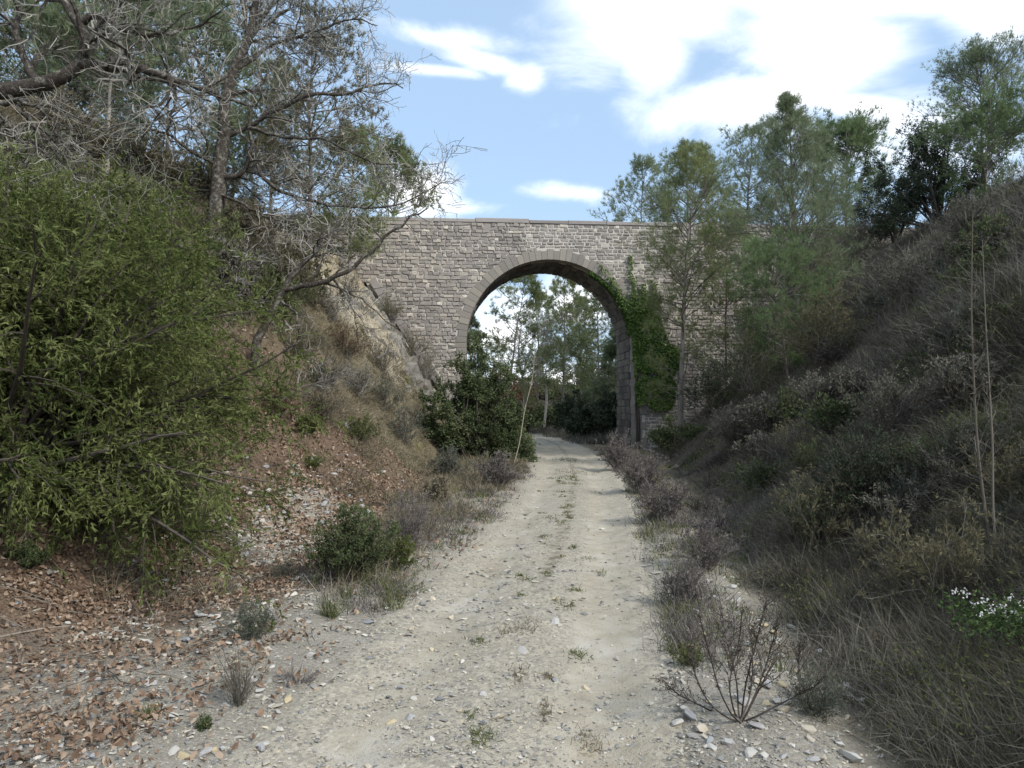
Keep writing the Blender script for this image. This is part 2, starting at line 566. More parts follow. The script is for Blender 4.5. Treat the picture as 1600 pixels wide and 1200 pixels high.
def smin(a, b, k):
    h = np.clip(.5 + .5 * (b - a) / k, 0, 1)
    return b * (1 - h) + a * h - k * h * (1 - h)


def track_z(x, y):
    d = x - xc(y)
    rut = -.05 * (np.exp(-((d - .62) / .26) ** 2) + np.exp(-((d + .62) / .26) ** 2))
    return rut + .028 * fbm(x, y, .9, 3) + .012 * fbm(x, y, 4.5, 2)


def gz(x, y, under=True):
    x, y = np.asarray(x, float), np.asarray(y, float)
    d = x - xc(y)
    tz = track_z(x, y)
    sl = np.maximum(toe_l(y) - x + .35 * fbm(x * 0 + 3, y, .35, 2), 0)
    sr = np.maximum(x - toe_r(y) + .35 * fbm(x * 0 + 9, y, .35, 2), 0)
    soft = lambda s: np.sqrt(s * s + .3) - math.sqrt(.3)
    bumps = fbm(x, y, .33, 4)
    fine = fbm(x, y, 1.6, 3)
    zl = smin(slope_l(y) * soft(sl), high_l(y) + 0 * x, 1.2) + (.55 * bumps + .12 * fine) * np.clip(sl / 2, 0, 1)
    zr = smin(slope_r(y) * soft(sr), high_r(y) + 0 * x, 1.2) + (.55 * bumps + .16 * fine + .42 * np.abs(fbm(x + 50, y, .75, 3))) * np.clip(sr / 1.5, 0, 1)
    off = sstep(1.0, 1.7, np.abs(d))
    ditch = -.14 * np.exp(-((x - toe_r(y) + .35) / .4) ** 2) * sstep(1.2, 1.7, d)
    z = tz + off * (.05 + .05 * fine + .03 * fbm(x, y, 5, 2)) + ditch + np.where(sl > 0, zl, 0) + np.where(sr > 0, zr, 0)
    if under:
        z = z - .07 * (1 - sstep(.86, 1.22, np.abs(d) + .22 * fbm(x, y, 1.1, 3)))
    return z


def gp(x, y):
    x, y = np.asarray(x, float), np.asarray(y, float)
    return np.stack([x, y, gz(x, y)], -1)


def gn(x, y):
    e = .08
    dx = (gz(x + e, y) - gz(x - e, y)) / (2 * e)
    dy = (gz(x, y + e) - gz(x, y - e)) / (2 * e)
    return norm(np.stack([-dx, -dy, np.ones_like(dx)], -1))


def hit(px, py, dmax=80.0):
    """where the ray through photo pixel (px, py) meets the ground"""
    Ds = np.concatenate([np.arange(1.5, 20, .03), np.arange(20, dmax, .1)])
    p = np.array([P(px, py, D) for D in Ds])
    b = p[:, 2] - gz(p[:, 0], p[:, 1])
    i = np.argmax(b < 0)
    return p[i] if b[i] < 0 else p[-1]


def graded(lo, hi, c, d0, g):
    """coordinates from lo to hi, finest (d0) near c, steps growing by share g of the distance"""
    out = [c]
    while out[-1] < hi:
        out.append(out[-1] + max(d0, g * abs(out[-1] - c)))
    neg = [c]
    while neg[-1] > lo:
        neg.append(neg[-1] - max(d0, g * abs(neg[-1] - c)))
    return np.array(sorted(set(neg + out)))


def masks(x, y):
    """what the ground is made of: stony verge, leaf litter, bare rock, dark bank soil"""
    d = x - xc(y)
    nz = fbm(x, y, .8, 4)
    n2 = fbm(x, y, 3.1, 3)
    left = sstep(-3.0, -1.5, d + .6 * nz + .3 * n2 - .8 * sstep(6, 3, y) * 0 + .5 * sstep(7, 3.5, y)) * (d < 0) * sstep(24, 9, y)
    left = np.maximum(left, sstep(-1.5, -1.05, d + .3 * n2) * (d < 0))
    scree = np.exp(-(((x + 2.65) / .75) ** 2 + ((y - 9.3) / 2.2) ** 2)) * 1.5 + .4 * n2 * (x < -1)
    right = sstep(toe_r(y) - .1, toe_r(y) - .7, x + .3 * nz) * (d > 0) * sstep(16, 5, y) + sstep(1.5, 1.05, d + .25 * n2) * (d > 0)
    stony = np.clip(np.maximum(np.maximum(left, right), sstep(.5, .9, scree)), 0, 1)
    leafy = sstep(-1.5, -2.1, x + .5 * nz + .3 * n2) * sstep(21, 13, y + 4 * nz) * (d < 0)
    leafy = np.clip(leafy * sstep(5.2, 3.2, gz(x, y) + .8 * nz), 0, 1)
    rocky = sstep(21.5, 24.5, y + 2 * nz) * sstep(31.5, 29, y) * sstep(2.6, 3.6, gz(x, y) + nz) * (x < -2.5)
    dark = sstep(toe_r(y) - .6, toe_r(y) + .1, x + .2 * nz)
    return stony, leafy, rocky, dark


def build_ground():
    xs = graded(-700, 700, .6, .10, .034)
    ys = graded(-9, 700, 2.8, .10, .029)
    X, Y = np.meshgrid(xs, ys, indexing='xy')
    Z = gz(X, Y)
    ny, nx = X.shape
    i = np.arange(nx * ny).reshape(ny, nx)
    q = np.stack([i[:-1, :-1], i[:-1, 1:], i[1:, 1:], i[1:, :-1]], -1).reshape(-1, 4)
    m = bpy.data.materials.new('ground_soil')
    m.use_nodes = True
    N = NT(m.node_tree)
    geo = N.n('ShaderNodeNewGeometry')
    pos = geo.outputs['Position']
    A = lambda nm: N.n('ShaderNodeAttribute', attribute_name=nm).outputs['Fac']
    f1, f2, f3 = N.noise(pos, 2.2, 6, .62), N.noise(pos, 14, 5, .65), N.noise(pos, 55, 3, .6)
    grass = N.ramp(f2, [(.3, (.085, .072, .045)), (.5, (.155, .132, .085)), (.72, (.245, .21, .14))])
    stony = N.ramp(N.math('ADD', N.math('MULTIPLY', f3, .6), N.math('MULTIPLY', f1, .4)), [(.32, (.20, .18, .15)), (.5, (.315, .29, .24)), (.66, (.42, .395, .34))])
    leafy = N.ramp(f3, [(.32, (.070, .050, .036)), (.5, (.150, .104, .072)), (.68, (.255, .19, .14))])
    rocky = N.ramp(N.math('ADD', N.math('MULTIPLY', f2, .5), N.math('MULTIPLY', f1, .5)), [(.36, (.19, .165, .125)), (.5, (.36, .31, .22)), (.62, (.48, .44, .36))])
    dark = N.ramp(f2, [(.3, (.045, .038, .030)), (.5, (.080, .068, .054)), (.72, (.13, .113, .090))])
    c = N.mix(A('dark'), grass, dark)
    c = N.mix(A('leafy'), c, leafy)
    c = N.mix(A('rocky'), c, rocky)
    c = N.mix(A('stony'), c, stony)
    bs = N.n('ShaderNodeBsdfPrincipled')
    N.link(c, bs.inputs['Base Color'])
    bs.inputs['Roughness'].default_value = .95
    bs.inputs['Specular IOR Level'].default_value = .1
    b = N.n('ShaderNodeBump')
    b.inputs['Strength'].default_value = .9
    b.inputs['Distance'].default_value = .03
    N.link(N.noise(pos, 28, 6, .7), b.inputs['Height'])
    N.link(b.outputs[0], bs.inputs['Normal'])
    out = N.n('ShaderNodeOutputMaterial')
    N.link(bs.outputs[0], out.inputs[0])
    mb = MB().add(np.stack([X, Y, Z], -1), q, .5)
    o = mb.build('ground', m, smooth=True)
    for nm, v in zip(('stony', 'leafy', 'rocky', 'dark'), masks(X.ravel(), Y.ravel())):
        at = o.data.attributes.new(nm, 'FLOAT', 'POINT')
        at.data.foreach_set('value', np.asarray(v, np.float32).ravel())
    return tag(o, kind='structure')


build_ground()


def build_track():
    ys = graded(-8, 95, 2.8, .045, .012)
    ds = np.linspace(-1.5, 1.5, 65)
    Y, Dd = np.meshgrid(ys, ds, indexing='ij')
    X = xc(Y) + Dd
    Z = track_z(X, Y) + .014 * fbm(X, Y, 9, 3) * 1.0 - .06 * sstep(.98, 1.45, np.abs(Dd) + .2 * fbm(X, Y, 1.4, 3))
    n, k = X.shape
    i = np.arange(n * k).reshape(n, k)
    q = np.stack([i[:-1, :-1], i[:-1, 1:], i[1:, 1:], i[1:, :-1]], -1).reshape(-1, 4)
    m = bpy.data.materials.new('limestone_track')
    m.use_nodes = True
    N = NT(m.node_tree)
    geo = N.n('ShaderNodeNewGeometry')
    pos = geo.outputs['Position']
    big, mid, fine = N.noise(pos, 1.1, 5, .6), N.noise(pos, 7, 5, .65), N.noise(pos, 70, 3, .65)
    vo = N.n('ShaderNodeTexVoronoi')
    N.link(pos, vo.inputs['Vector'])
    vo.inputs['Scale'].default_value = 48
    chips = N.ramp(vo.outputs['Color'], [(.1, (.22, .205, .18)), (.4, (.335, .305, .25)), (.7, (.42, .38, .295)), (1, (.52, .485, .41))])
    dust = N.ramp(N.math('ADD', N.math('MULTIPLY', big, .55), N.math('MULTIPLY', mid, .45)), [(.36, (.325, .285, .215)), (.5, (.408, .369, .292)), (.64, (.480, .450, .388))])
    rut = N.n('ShaderNodeAttribute', attribute_name='tint').outputs['Fac']
    bare = N.maprange(N.math('ADD', N.math('MULTIPLY', mid, .8), N.math('MULTIPLY', rut, .55)), .55, .8)
    col = N.mix(N.math('MULTIPLY', N.math('SUBTRACT', 1.0, bare), .8), dust, chips)
    col = N.mix(N.maprange(fine, .60, .72), col, (.18, .165, .14))
    crown = N.n('ShaderNodeAttribute', attribute_name='crown').outputs['Fac']
    weedy = N.maprange(N.math('ADD', N.math('MULTIPLY', N.noise(pos, 5.5, 5, .7), .75), N.math('MULTIPLY', crown, .37)), .66, .86)
    col = N.mix(weedy, col, N.ramp(fine, [(.35, (.105, .10, .065)), (.65, (.23, .205, .15))]))
    bs = N.n('ShaderNodeBsdfPrincipled')
    N.link(col, bs.inputs['Base Color'])
    bs.inputs['Roughness'].default_value = .95
    bs.inputs['Specular IOR Level'].default_value = .1
    b = N.n('ShaderNodeBump')
    b.inputs['Strength'].default_value = .75
    b.inputs['Distance'].default_value = .012
    N.link(N.math('ADD', N.math('MULTIPLY', N.noise(pos, 160, 2, .6), .6), N.math('MULTIPLY', fine, 1.0)), b.inputs['Height'])
    N.link(b.outputs[0], bs.inputs['Normal'])
    out = N.n('ShaderNodeOutputMaterial')
    N.link(bs.outputs[0], out.inputs[0])
    rutmask = np.exp(-((Dd - .62) / .3) ** 2) + .7 * np.exp(-((Dd + .55) / .3) ** 2)
    mb = MB().add(np.stack([X, Y, Z], -1), q, rutmask.ravel())
    o = mb.build('gravel_track', m, smooth=True)
    at = o.data.attributes.new('crown', 'FLOAT', 'POINT')
    at.data.foreach_set('value', (np.exp(-((Dd - .03) / .22) ** 2) * sstep(3.0, 7.5, Y)).astype(np.float32).ravel())
    return tag(o, kind='structure')


build_track()

# ------------------------------------------------------------------ bridge
BA = math.radians(4.5)
BU, BN = np.array([math.cos(BA), math.sin(BA), 0]), np.array([math.sin(BA), -math.cos(BA), 0])   # along the wall, out of its front
BO = np.array([1.64, 30.0, 0])
AR, SPR, TOP, THK, RING = 3.56, 4.46, 9.54, 3.1, .43


def bp(u, n, z):
    """bridge coordinates (along, out of the front face, up) relative to the bridge's own empty"""
    u, n, z = np.broadcast_arrays(np.asarray(u, float), np.asarray(n, float), np.asarray(z, float))
    return u[..., None] * BU + n[..., None] * BN + np.stack([0 * z, 0 * z, z], -1)


def wall_line(z):
    """left end of the front face: the sloping kerb follows it down"""
    return np.interp(z, [0, 3.6, 7.0, 7.01, 12], [-3.0, -5.05, -7.45, -12.0, -12.0])


def block(mb, u0, u1, z0, z1, nb, nf, jit=.012, cham=.018, tint=.5):
    """a roughly squared stone: chamfered front, uneven corners"""
    j = lambda: rng.normal(0, jit)
    cu, cz = min(cham, .2 * (u1 - u0)), min(cham, .25 * (z1 - z0))
    c = [(u0 + j(), z0 + j() * .6), (u1 + j(), z0 + j() * .6), (u1 + j(), z1 + j() * .6), (u0 + j(), z1 + j() * .6)]
    ins = [(cu, cz), (-cu, cz), (-cu, -cz), (cu, -cz)]
    back = [(a, nb, b) for a, b in c]
    mid = [(a, nf - cham, b) for a, b in c]
    fr = [(a + x, nf + rng.normal(0, .008), b + y) for (a, b), (x, y) in zip(c, ins)]
    q = np.array(back + mid + fr)
    V = bp(q[:, 0], q[:, 1], q[:, 2])
    f = []
    for o in (0, 4):
        for k in range(4):
            k2 = (k + 1) % 4
            f.append((o + k, o + k2, o + 4 + k2, o + 4 + k))
    f.append((8, 9, 10, 11))
    mb.add(V, np.array(f), tint)


def build_bridge():
    root = empty('stone_bridge', BO, 'grey stone arch bridge with one round arch spanning the gravel track', 'bridge')
    # --- core: mortar-coloured body with the arch cut through, from u=-12 to 17
    core = MB()
    th = np.linspace(math.pi, 0, 49)
    ua, za = (AR + .02) * np.cos(th), SPR + (AR + .02) * np.sin(th)
    us = np.concatenate([[-12], ua, [17]])
    for nface in (0.0, -THK):
        # spandrel strips
        V, f = [], []
        for a, b in zip(ua, za):
            V += [bp(a, nface, b), bp(a, nface, TOP - .02)]
        f = [(2 * i, 2 * i + 2, 2 * i + 3, 2 * i + 1) for i in range(len(ua) - 1)]
        core.add(np.array(V), np.array(f), .5)
        for a, b in ((-12, ua[0]), (ua[-1], 17)):
            if nface == 0.0 and a == -12:
                # the front left part stops at the sloping kerb
                zs = np.array([-1, 0, 1.8, 3.6, 5.3, 7.0])
                V = []
                for z in zs:
                    V += [bp(wall_line(z) - .35, nface, z), bp(b, nface, z)]
                V += [bp(-12, nface, 7.0), bp(-12, nface, TOP - .02), bp(b, nface, TOP - .02)]
                k = 2 * len(zs)
                f = [(2 * i, 2 * i + 1, 2 * i + 3, 2 * i + 2) for i in range(len(zs) - 1)]
                core.add(np.array(V), [np.array(f), np.array([(k, k - 2, k + 2, k + 1)]), np.array([(k - 2, k - 1, k + 2)])], .5)
            else:
                V = [bp(a, nface, -1), bp(b, nface, -1), bp(b, nface, TOP - .02), bp(a, nface, TOP - .02)]
                core.add(np.array(V), np.array([(0, 1, 2, 3)]), .5)
    V = np.array([bp(-12, 0, 7), bp(-12, -THK, -1), bp(-12, -THK, TOP - .02), bp(-12, 0, TOP - .02), bp(17, 0, -1), bp(17, -THK, -1), bp(17, -THK, TOP - .02), bp(17, 0, TOP - .02)])
    core.add(V, np.array([(0, 1, 2, 3), (4, 5, 6, 7)]), .5)
    # parapets (the roadway lies 0.9 m below their tops)
    for n0, n1 in ((0, -.45), (-THK, -THK + .45)):
        V = np.array([bp(-12, n0, TOP - .02), bp(17, n0, TOP - .02), bp(17, n1, TOP - .02), bp(-12, n1, TOP - .02), bp(-12, n1, 8.6), bp(17, n1, 8.6)])
        core.add(V, np.array([(0, 1, 2, 3), (3, 2, 5, 4)]), .5)
    core.build('masonry_core', M['mortar'], root)
    road = MB().add(np.array([bp(-12, -.45, 8.62), bp(17, -.45, 8.62), bp(17, -THK + .45, 8.62), bp(-12, -THK + .45, 8.62)]), np.array([(0, 1, 2, 3)]), .5)
    road.build('roadway', M['gravel'], root)
    # --- barrel: the vault's inner face and its two jambs, coursed stones
    inner = MB()
    prof = [(-AR - .03, -1.0)] + [(a, b) for a, b in zip((AR + .03) * np.cos(th), SPR + (AR + .03) * np.sin(th))] + [(AR + .03, -1.0)]
    V = []
    for a, b in prof:
        V += [bp(a, -.02, b), bp(a, -THK + .02, b)]
    f = [(2 * i, 2 * i + 1, 2 * i + 3, 2 * i + 2) for i in range(len(prof) - 1)]
    inner.add(np.array(V), np.array(f), .3)
    inner.build('barrel_vault', M['mortar'], root)
    lining = MB()
    # jamb and soffit stones, laid in rows along the barrel
    seq = [(-1, z) for z in np.arange(-.3, SPR - .01, .30)] + [(0, a) for a in np.linspace(0, math.pi, 38)[:-1]] + [(1, z) for z in np.arange(-.3, SPR - .01, .30)]
    for kind, s in seq:
        n = -.52 - rng.random() * .3
        first = True
        while n > -THK + .01:
            n2 = max(n - rng.uniform(.32, .62), -THK)
            if n2 < -THK + .15:
                n2 = -THK
            pr = rng.uniform(.015, .045)
            tint = rng.random()
            g = .012
            quad = []
            for e in (0, 1):
                for r in (AR + .04, AR - pr):
                    for nn_ in (n - g, n2 + g):
                        if kind == 0:
                            a = s + (e * (math.pi / 37)) + (g / AR) * (1 - 2 * e)
                            quad.append(bp(-r * math.cos(a), nn_, SPR + r * math.sin(a)))
                        else:
                            quad.append(bp(kind * r, nn_, s + e * .30 + g * (1 - 2 * e)))
            # order: e0 outer(n,n2), e0 inner(n,n2), e1 outer, e1 inner
            lining.add(np.array(quad), np.array([(2, 3, 7, 6), (0, 2, 6, 4), (1, 5, 7, 3), (0, 1, 3, 2), (4, 6, 7, 5)]), tint)
            n = n2
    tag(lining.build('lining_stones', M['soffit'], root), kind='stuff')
    # --- voussoirs and the quoins below them: each stone a part
    nv = 45
    for i in range(nv):
        a0, a1 = math.pi * i / nv, math.pi * (i + 1) / nv
        g = .006 / AR
        mb = MB()
        pr = rng.uniform(.035, .055)
        ro = AR + RING + rng.uniform(-.07, .09)
        q = []
        for n_ in (-.5, pr):
            for r, a in ((AR, a0 + g), (ro, a0 + g), (ro, a1 - g), (AR, a1 - g)):
                q.append(bp(-r * math.cos(a), n_, SPR + r * math.sin(a)))
        am = (a0 + a1) / 2
        mb.add(np.array(q), np.array([(4, 5, 6, 7), (0, 1, 5, 4), (1, 2, 6, 5), (2, 3, 7, 6), (3, 0, 4, 7)]), rng.random())
        mb.build('voussoir', M['ringstone'], root)
    for side in (-1, 1):
        z, k = -.35, 0
        while z < SPR - .05:
            h = min(rng.uniform(.30, .42), SPR - z)
            if SPR - z - h < .15:
                h = SPR - z
            w = .56 if k % 2 else .38
            w += rng.uniform(-.05, .05)
            mb = MB()
            a, b = sorted((side * AR, side * (AR + w)))
            block(mb, a, b, z + .005, z + h - .005, -.5, rng.uniform(.03, .05), .004, .012, rng.random())
            # the quoin's face inside the arch
            mb.build('quoin', M['ringstone'], root)
            z += h
            k += 1
    # --- facing stones in courses
    blocks = []
    z = -.2
    while z < TOP - .06:
        h = rng.uniform(.125, .178)
        if TOP - z - h < .08:
            h = TOP - z
        zm = z + h / 2
        hole = AR + .46 if zm < SPR else (math.sqrt(max((AR + RING + .02) ** 2 - (zm - SPR) ** 2, 0)) if zm < SPR + AR + RING else 0)
        segs = [(float(wall_line(zm)) + .12, -hole), (hole, 16.9)] if hole > 0.05 else [(float(wall_line(zm)) + .12, 16.9)]
        for s0, s1 in segs:
            u = s0
            while u < s1 - .05:
                w = rng.uniform(.14, .26) if rng.random() < .4 else rng.uniform(.20, .40)
                if s1 - u - w < .16:
                    w = s1 - u
                blocks.append((u, u + w, z, z + h))
                u += w
        z += h
    stones = []
    for u0, u1, z0, z1 in blocks:
        um, zm = (u0 + u1) / 2, (z0 + z1) / 2
        w = bp(um, 0, zm) + BO
        if zm < float(gz(w[0], w[1])) - .25:
            continue
        if u1 - u0 > .25 and z1 - z0 > .17 and rng.random() < .05:          # now and then two thin stones in one course
            zz_ = z0 + (z1 - z0) * rng.uniform(.4, .6)
            stones += [(u0, u1, z0, zz_), (u0, u1, zz_, z1)]
        else:
            stones.append((u0, u1, z0, z1))

    def visible_size(s):
        um, zm = (s[0] + s[1]) / 2, (s[2] + s[3]) / 2
        seen = -7.6 < um < 4.6 and zm > 3.3
        return (s[1] - s[0]) * (s[3] - s[2]) if seen else 0
    order = sorted(range(len(stones)), key=lambda i: -visible_size(stones[i]))
    single = set(order[:300])
    rest = MB()
    for i, (u0, u1, z0, z1) in enumerate(stones):
        um, zm = (u0 + u1) / 2, (z0 + z1) / 2
        rough = 1.0 if um < -1 or um > 5 else .55
        g = rng.uniform(.015, .024) if um > -2.2 + 1.5 * fbm(um, zm, .6, 2) else rng.uniform(.007, .018)
        t = np.clip(rng.normal(.40, .17) + .10 * (um < -2.5) + .12 * fbm(um, zm, .5, 3), 0, .84)
        if rng.random() < .035:
            t = rng.uniform(.9, 1.0)
        mb = MB() if i in single else rest
        block(mb, u0 + g, u1 - g, z0 + g * .8, z1 - g * .8, -.05, rng.uniform(.010, .03) + .045 * (rough > .9) * rng.random(), .016 * rough + .004, .016, t)
        if i in single:
            mb.build('stone', M['stone'], root)
    tag(rest.build('stone_facing', M['stone'], root), kind='stuff')
    # --- coping stones along the parapet: each a part
    for n0, n1 in ((.045, -.55), (-THK + .55, -THK - .045)):
        u = -12.0
        while u < 17:
            w = rng.uniform(1.5, 2.6)
            z1 = TOP + .16 + rng.normal(0, .008) + (.035 if -4.6 < u < -1.5 else 0)
            mb = MB()
            block(mb, u + .006, min(u + w, 17) - .006, TOP, z1, n1, n0, .003, .02, rng.random())
            top = np.array([bp(u + .006, n1, z1), bp(min(u + w, 17) - .006, n1, z1), bp(min(u + w, 17) - .006, n0 - .02, z1), bp(u + .006, n0 - .02, z1)])
            mb.build('coping_stone', M['coping'], root)
            u += w
    # --- sloping kerb: the raised stone edge down the left end of the face
    a, b = np.array([wall_line(7.0), 7.0]), np.array([wall_line(1.4), 1.4])
    L = np.linalg.norm(b - a)
    k = 9
    for i in range(k):
        p0, p1 = a + (b - a) * i / k, a + (b - a) * (i + 1) / k
        t = (b - a) / L
        nrm_ = np.array([-t[1], t[0]])
        if nrm_[0] > 0:
            nrm_ = -nrm_
        wdt = .30 + rng.uniform(-.05, .07)
        q = []
        for n_ in (-.6, .45 + rng.uniform(-.06, .06)):
            for s, e in ((p0 + t * .008, 0), (p1 - t * .008, 0), (p1 - t * .008, 1), (p0 + t * .008, 1)):
                c = s + nrm_ * wdt * (e - .5)
                q.append(bp(c[0], n_, c[1]))
        mb = MB().add(np.array(q), np.array([(4, 5, 6, 7), (0, 1, 5, 4), (1, 2, 6, 5), (2, 3, 7, 6), (3, 0, 4, 7)]), rng.random())
        mb.build('kerb_stone', M['coping'], root)
    return root


build_bridge()


# ------------------------------------------------------------------ trees and shrubs
def pine(label, base, h, cr, start=.25, lean=(0, 0), mat='pine', bark='pinebark', nb=54, sub=7, tuft=8, nl=.12, nw=.012, up=.035, prof='cone', group=None, name='pine_tree', elev=(-5, 32), dens=4, rad=None):
    base = np.asarray(base, float)
    root = empty(name, base, label, 'tree', group)
    n = 12
    t = np.linspace(0, 1, n)
    wob = np.cumsum(rng.normal(0, (.004 if prof == 'cone' else .011) * h, (n, 2)), 0) * np.linspace(0, 1, n)[:, None]
    tr = np.stack([lean[0] * t ** 1.4 + wob[:, 0] * .5, lean[1] * t ** 1.4 + wob[:, 1] * .5, t * h - .15], -1)
    r0 = rad or .0105 * h + .01
    R = r0 * (1 - t * .93)
    wood = MB()
    tubes(wood, tr[None], R[None], 8)
    wood.build('trunk', M[bark], root, smooth=True)
    # limbs
    tt = np.sort(start + (1 - start) * rng.random(nb) ** (1.2 if prof == 'cone' else .85))
    tt = np.minimum(tt, .985)
    s = (tt - start) / (1 - start)
    if prof == 'cone':
        pr = (1 - s) ** .9 * np.minimum(1, .45 + s * 3)
    elif prof == 'open':
        pr = np.sqrt(np.clip(1 - (s * 1.02) ** 2.2, .02, 1)) * (.55 + .45 * np.minimum(1, s * 2))
    else:
        pr = np.sqrt(np.clip(s * (1.03 - s) * 4, .03, 1))
    Ls = cr * pr * rng.uniform(.6, 1.15, nb) + .12
    az = rng.random(nb) * 2 * math.pi
    el = np.radians(rng.uniform(*elev, nb)) + s * .35
    d = np.stack([np.cos(az) * np.cos(el), np.sin(az) * np.cos(el), np.sin(el)], -1)
    x = tt * (n - 1)
    i = np.minimum(x.astype(int), n - 2)
    st = tr[i] + (tr[i + 1] - tr[i]) * (x - i)[:, None]
    m = 6
    br = np.empty((nb, m, 3))
    br[:, 0] = st
    for j in range(1, m):
        d = norm(d + .13 * rng.normal(size=d.shape) + np.array([0, 0, up]))
        br[:, j] = br[:, j - 1] + d * (Ls / (m - 1))[:, None]
    rb = np.minimum(r0 * .32, .010 * Ls + .004)[:, None] * np.linspace(1, .3, m)
    lim = MB()
    tubes(lim, br, rb, 4)
    c1, r1 = grow(br, rb, sub, (.28 * cr, .55 * cr), (30, 60), 4, .22, up * 1.2 + .03, .3, 1, .6, .4, .5, np.clip(Ls / (.8 * cr), .10 if prof == 'cone' else .5, 1.1))
    ribbons(lim, c1, r1)
    tag(lim.build('limbs', M[bark], root), kind='stuff')
    # needle tufts
    allp = np.concatenate([c1[:, 2:].reshape(-1, 3), br[:, -2:].reshape(-1, 3)])
    ax = np.concatenate([np.diff(c1, axis=1)[:, 1:].reshape(-1, 3), np.diff(br[:, -3:], axis=1).reshape(-1, 3)])
    lead = tr[-2] + (tr[-1] - tr[-2]) * np.linspace(0, 1, 8)[:, None]
    allp, ax = np.vstack([allp, lead]), np.vstack([ax, np.tile([0, 0, 1.0], (8, 1))])
    pos = np.repeat(allp, dens, 0) + rng.normal(0, .036 * cr ** .5, (len(allp) * dens, 3))
    axr = norm(np.repeat(norm(ax), dens, 0) + np.array([0, 0, .5]))
    clump = fbm(pos[:, 0] * 1.0 + pos[:, 2], pos[:, 1] + pos[:, 2] * .7, 1.1, 2) * .5 + .5
    fo = MB()
    needles(fo, pos, axr, tuft, nl, nw, .55, np.clip(clump + rng.normal(0, .12, len(pos)), 0, 1))
    fo.build('crown', M[mat], root)
    return root


PINES = {}


def pine_like(key, label, base, h, cr, *a, **kw):
    """the first pine of a kind is built; later ones are copies of it with its parts, turned and resized"""
    if key not in PINES:
        PINES[key] = (pine(label, base, h, cr, *a, **kw), h, cr)
        return PINES[key][0]
    src, h0, cr0 = PINES[key]
    root = src.copy()
    COL.objects.link(root)
    for ch in src.children:
        c = ch.copy()
        COL.objects.link(c)
        c.parent = root
    k = .5 * (h / h0 + cr / cr0)
    root.location = tuple(base)
    root.scale = (k, k, h / h0)
    root.rotation_euler = (0, 0, rng.uniform(1.0, 5.3))
    return tag(root, label, 'tree')


def pz(x, y, dz=0.0):
    return np.array([x, y, float(gz(x, y)) + dz])


def at_px(px, D, dz=0.0):
    x = (px - 800) / F * D
    return pz(x, D, dz)


def top_h(base, py, D):
    """height that brings a tree's top to photo row py"""
    return P(800, py, D)[2] - base[2]


def drawn(pts, D0, n):
    """limb drawn as photo points (px, py[, D])"""
    return spline([P(p[0], p[1], p[2] if len(p) > 2 else D0) for p in pts], n)


def bare_tree(name, label, base, trunk, limbs, r0, mat='oakbark', levels=((9, (.8, 1.7), 6), (5, (.35, .8), 5), (4, (.15, .38), 4)), group=None, limb_r=.55, twig='greytwig', up=.03, minr=.0022):
    """bare oak: trunk and limbs drawn by hand, branches and twigs grown from them"""
    root = empty(name, base, label, 'tree', group)
    b = np.asarray(base, float)
    n = 18
    mb = MB()
    tubes(mb, (trunk - b)[None], (r0 * np.linspace(1.1, .30, len(trunk)))[None], 10)
    mb.build('trunk', M[mat], root, smooth=True)
    Ps, Rs = [trunk[len(trunk) // 2:] if len(trunk) > 2 * 9 else trunk], [r0 * np.linspace(.7, .3, len(trunk) - (len(trunk) // 2 if len(trunk) > 18 else 0))]
    P0 = [spline(Ps[0], n)]
    R0 = [np.linspace(Rs[0][0], Rs[0][-1], n)]
    for pts, r in limbs:
        l = spline(pts, n)
        l[1:-1] += rng.normal(0, .012 * np.linalg.norm(l[-1] - l[0]) ** .5, (n - 2, 3))
        rr = r * np.linspace(1, .22, n)
        mb = MB()
        tubes(mb, (l - b)[None], rr[None], 7)
        mb.build('limb', M[mat], root, smooth=True)
        P0.append(l); R0.append(rr)
    cur, cr_ = np.array(P0), np.array(R0)
    tw = MB()
    br = MB()
    for li, (per, ln, m) in enumerate(levels):
        cur, cr_ = grow(cur, cr_, per, ln, (28, 68), m, .24, up, .12, 1.0, .55, .4, .18)
        cr_ = np.maximum(cr_, minr)
        if li == 0:
            tubes(br, cur - b, cr_, 4)
        elif li == 1:
            tubes(tw, cur - b, cr_, 3)
        else:
            ribbons(tw, cur - b, cr_)
    o = br.build('boughs', M[mat], root)
    tag(o, kind='stuff')
    tw.build('crown', M[twig], root)
    return root


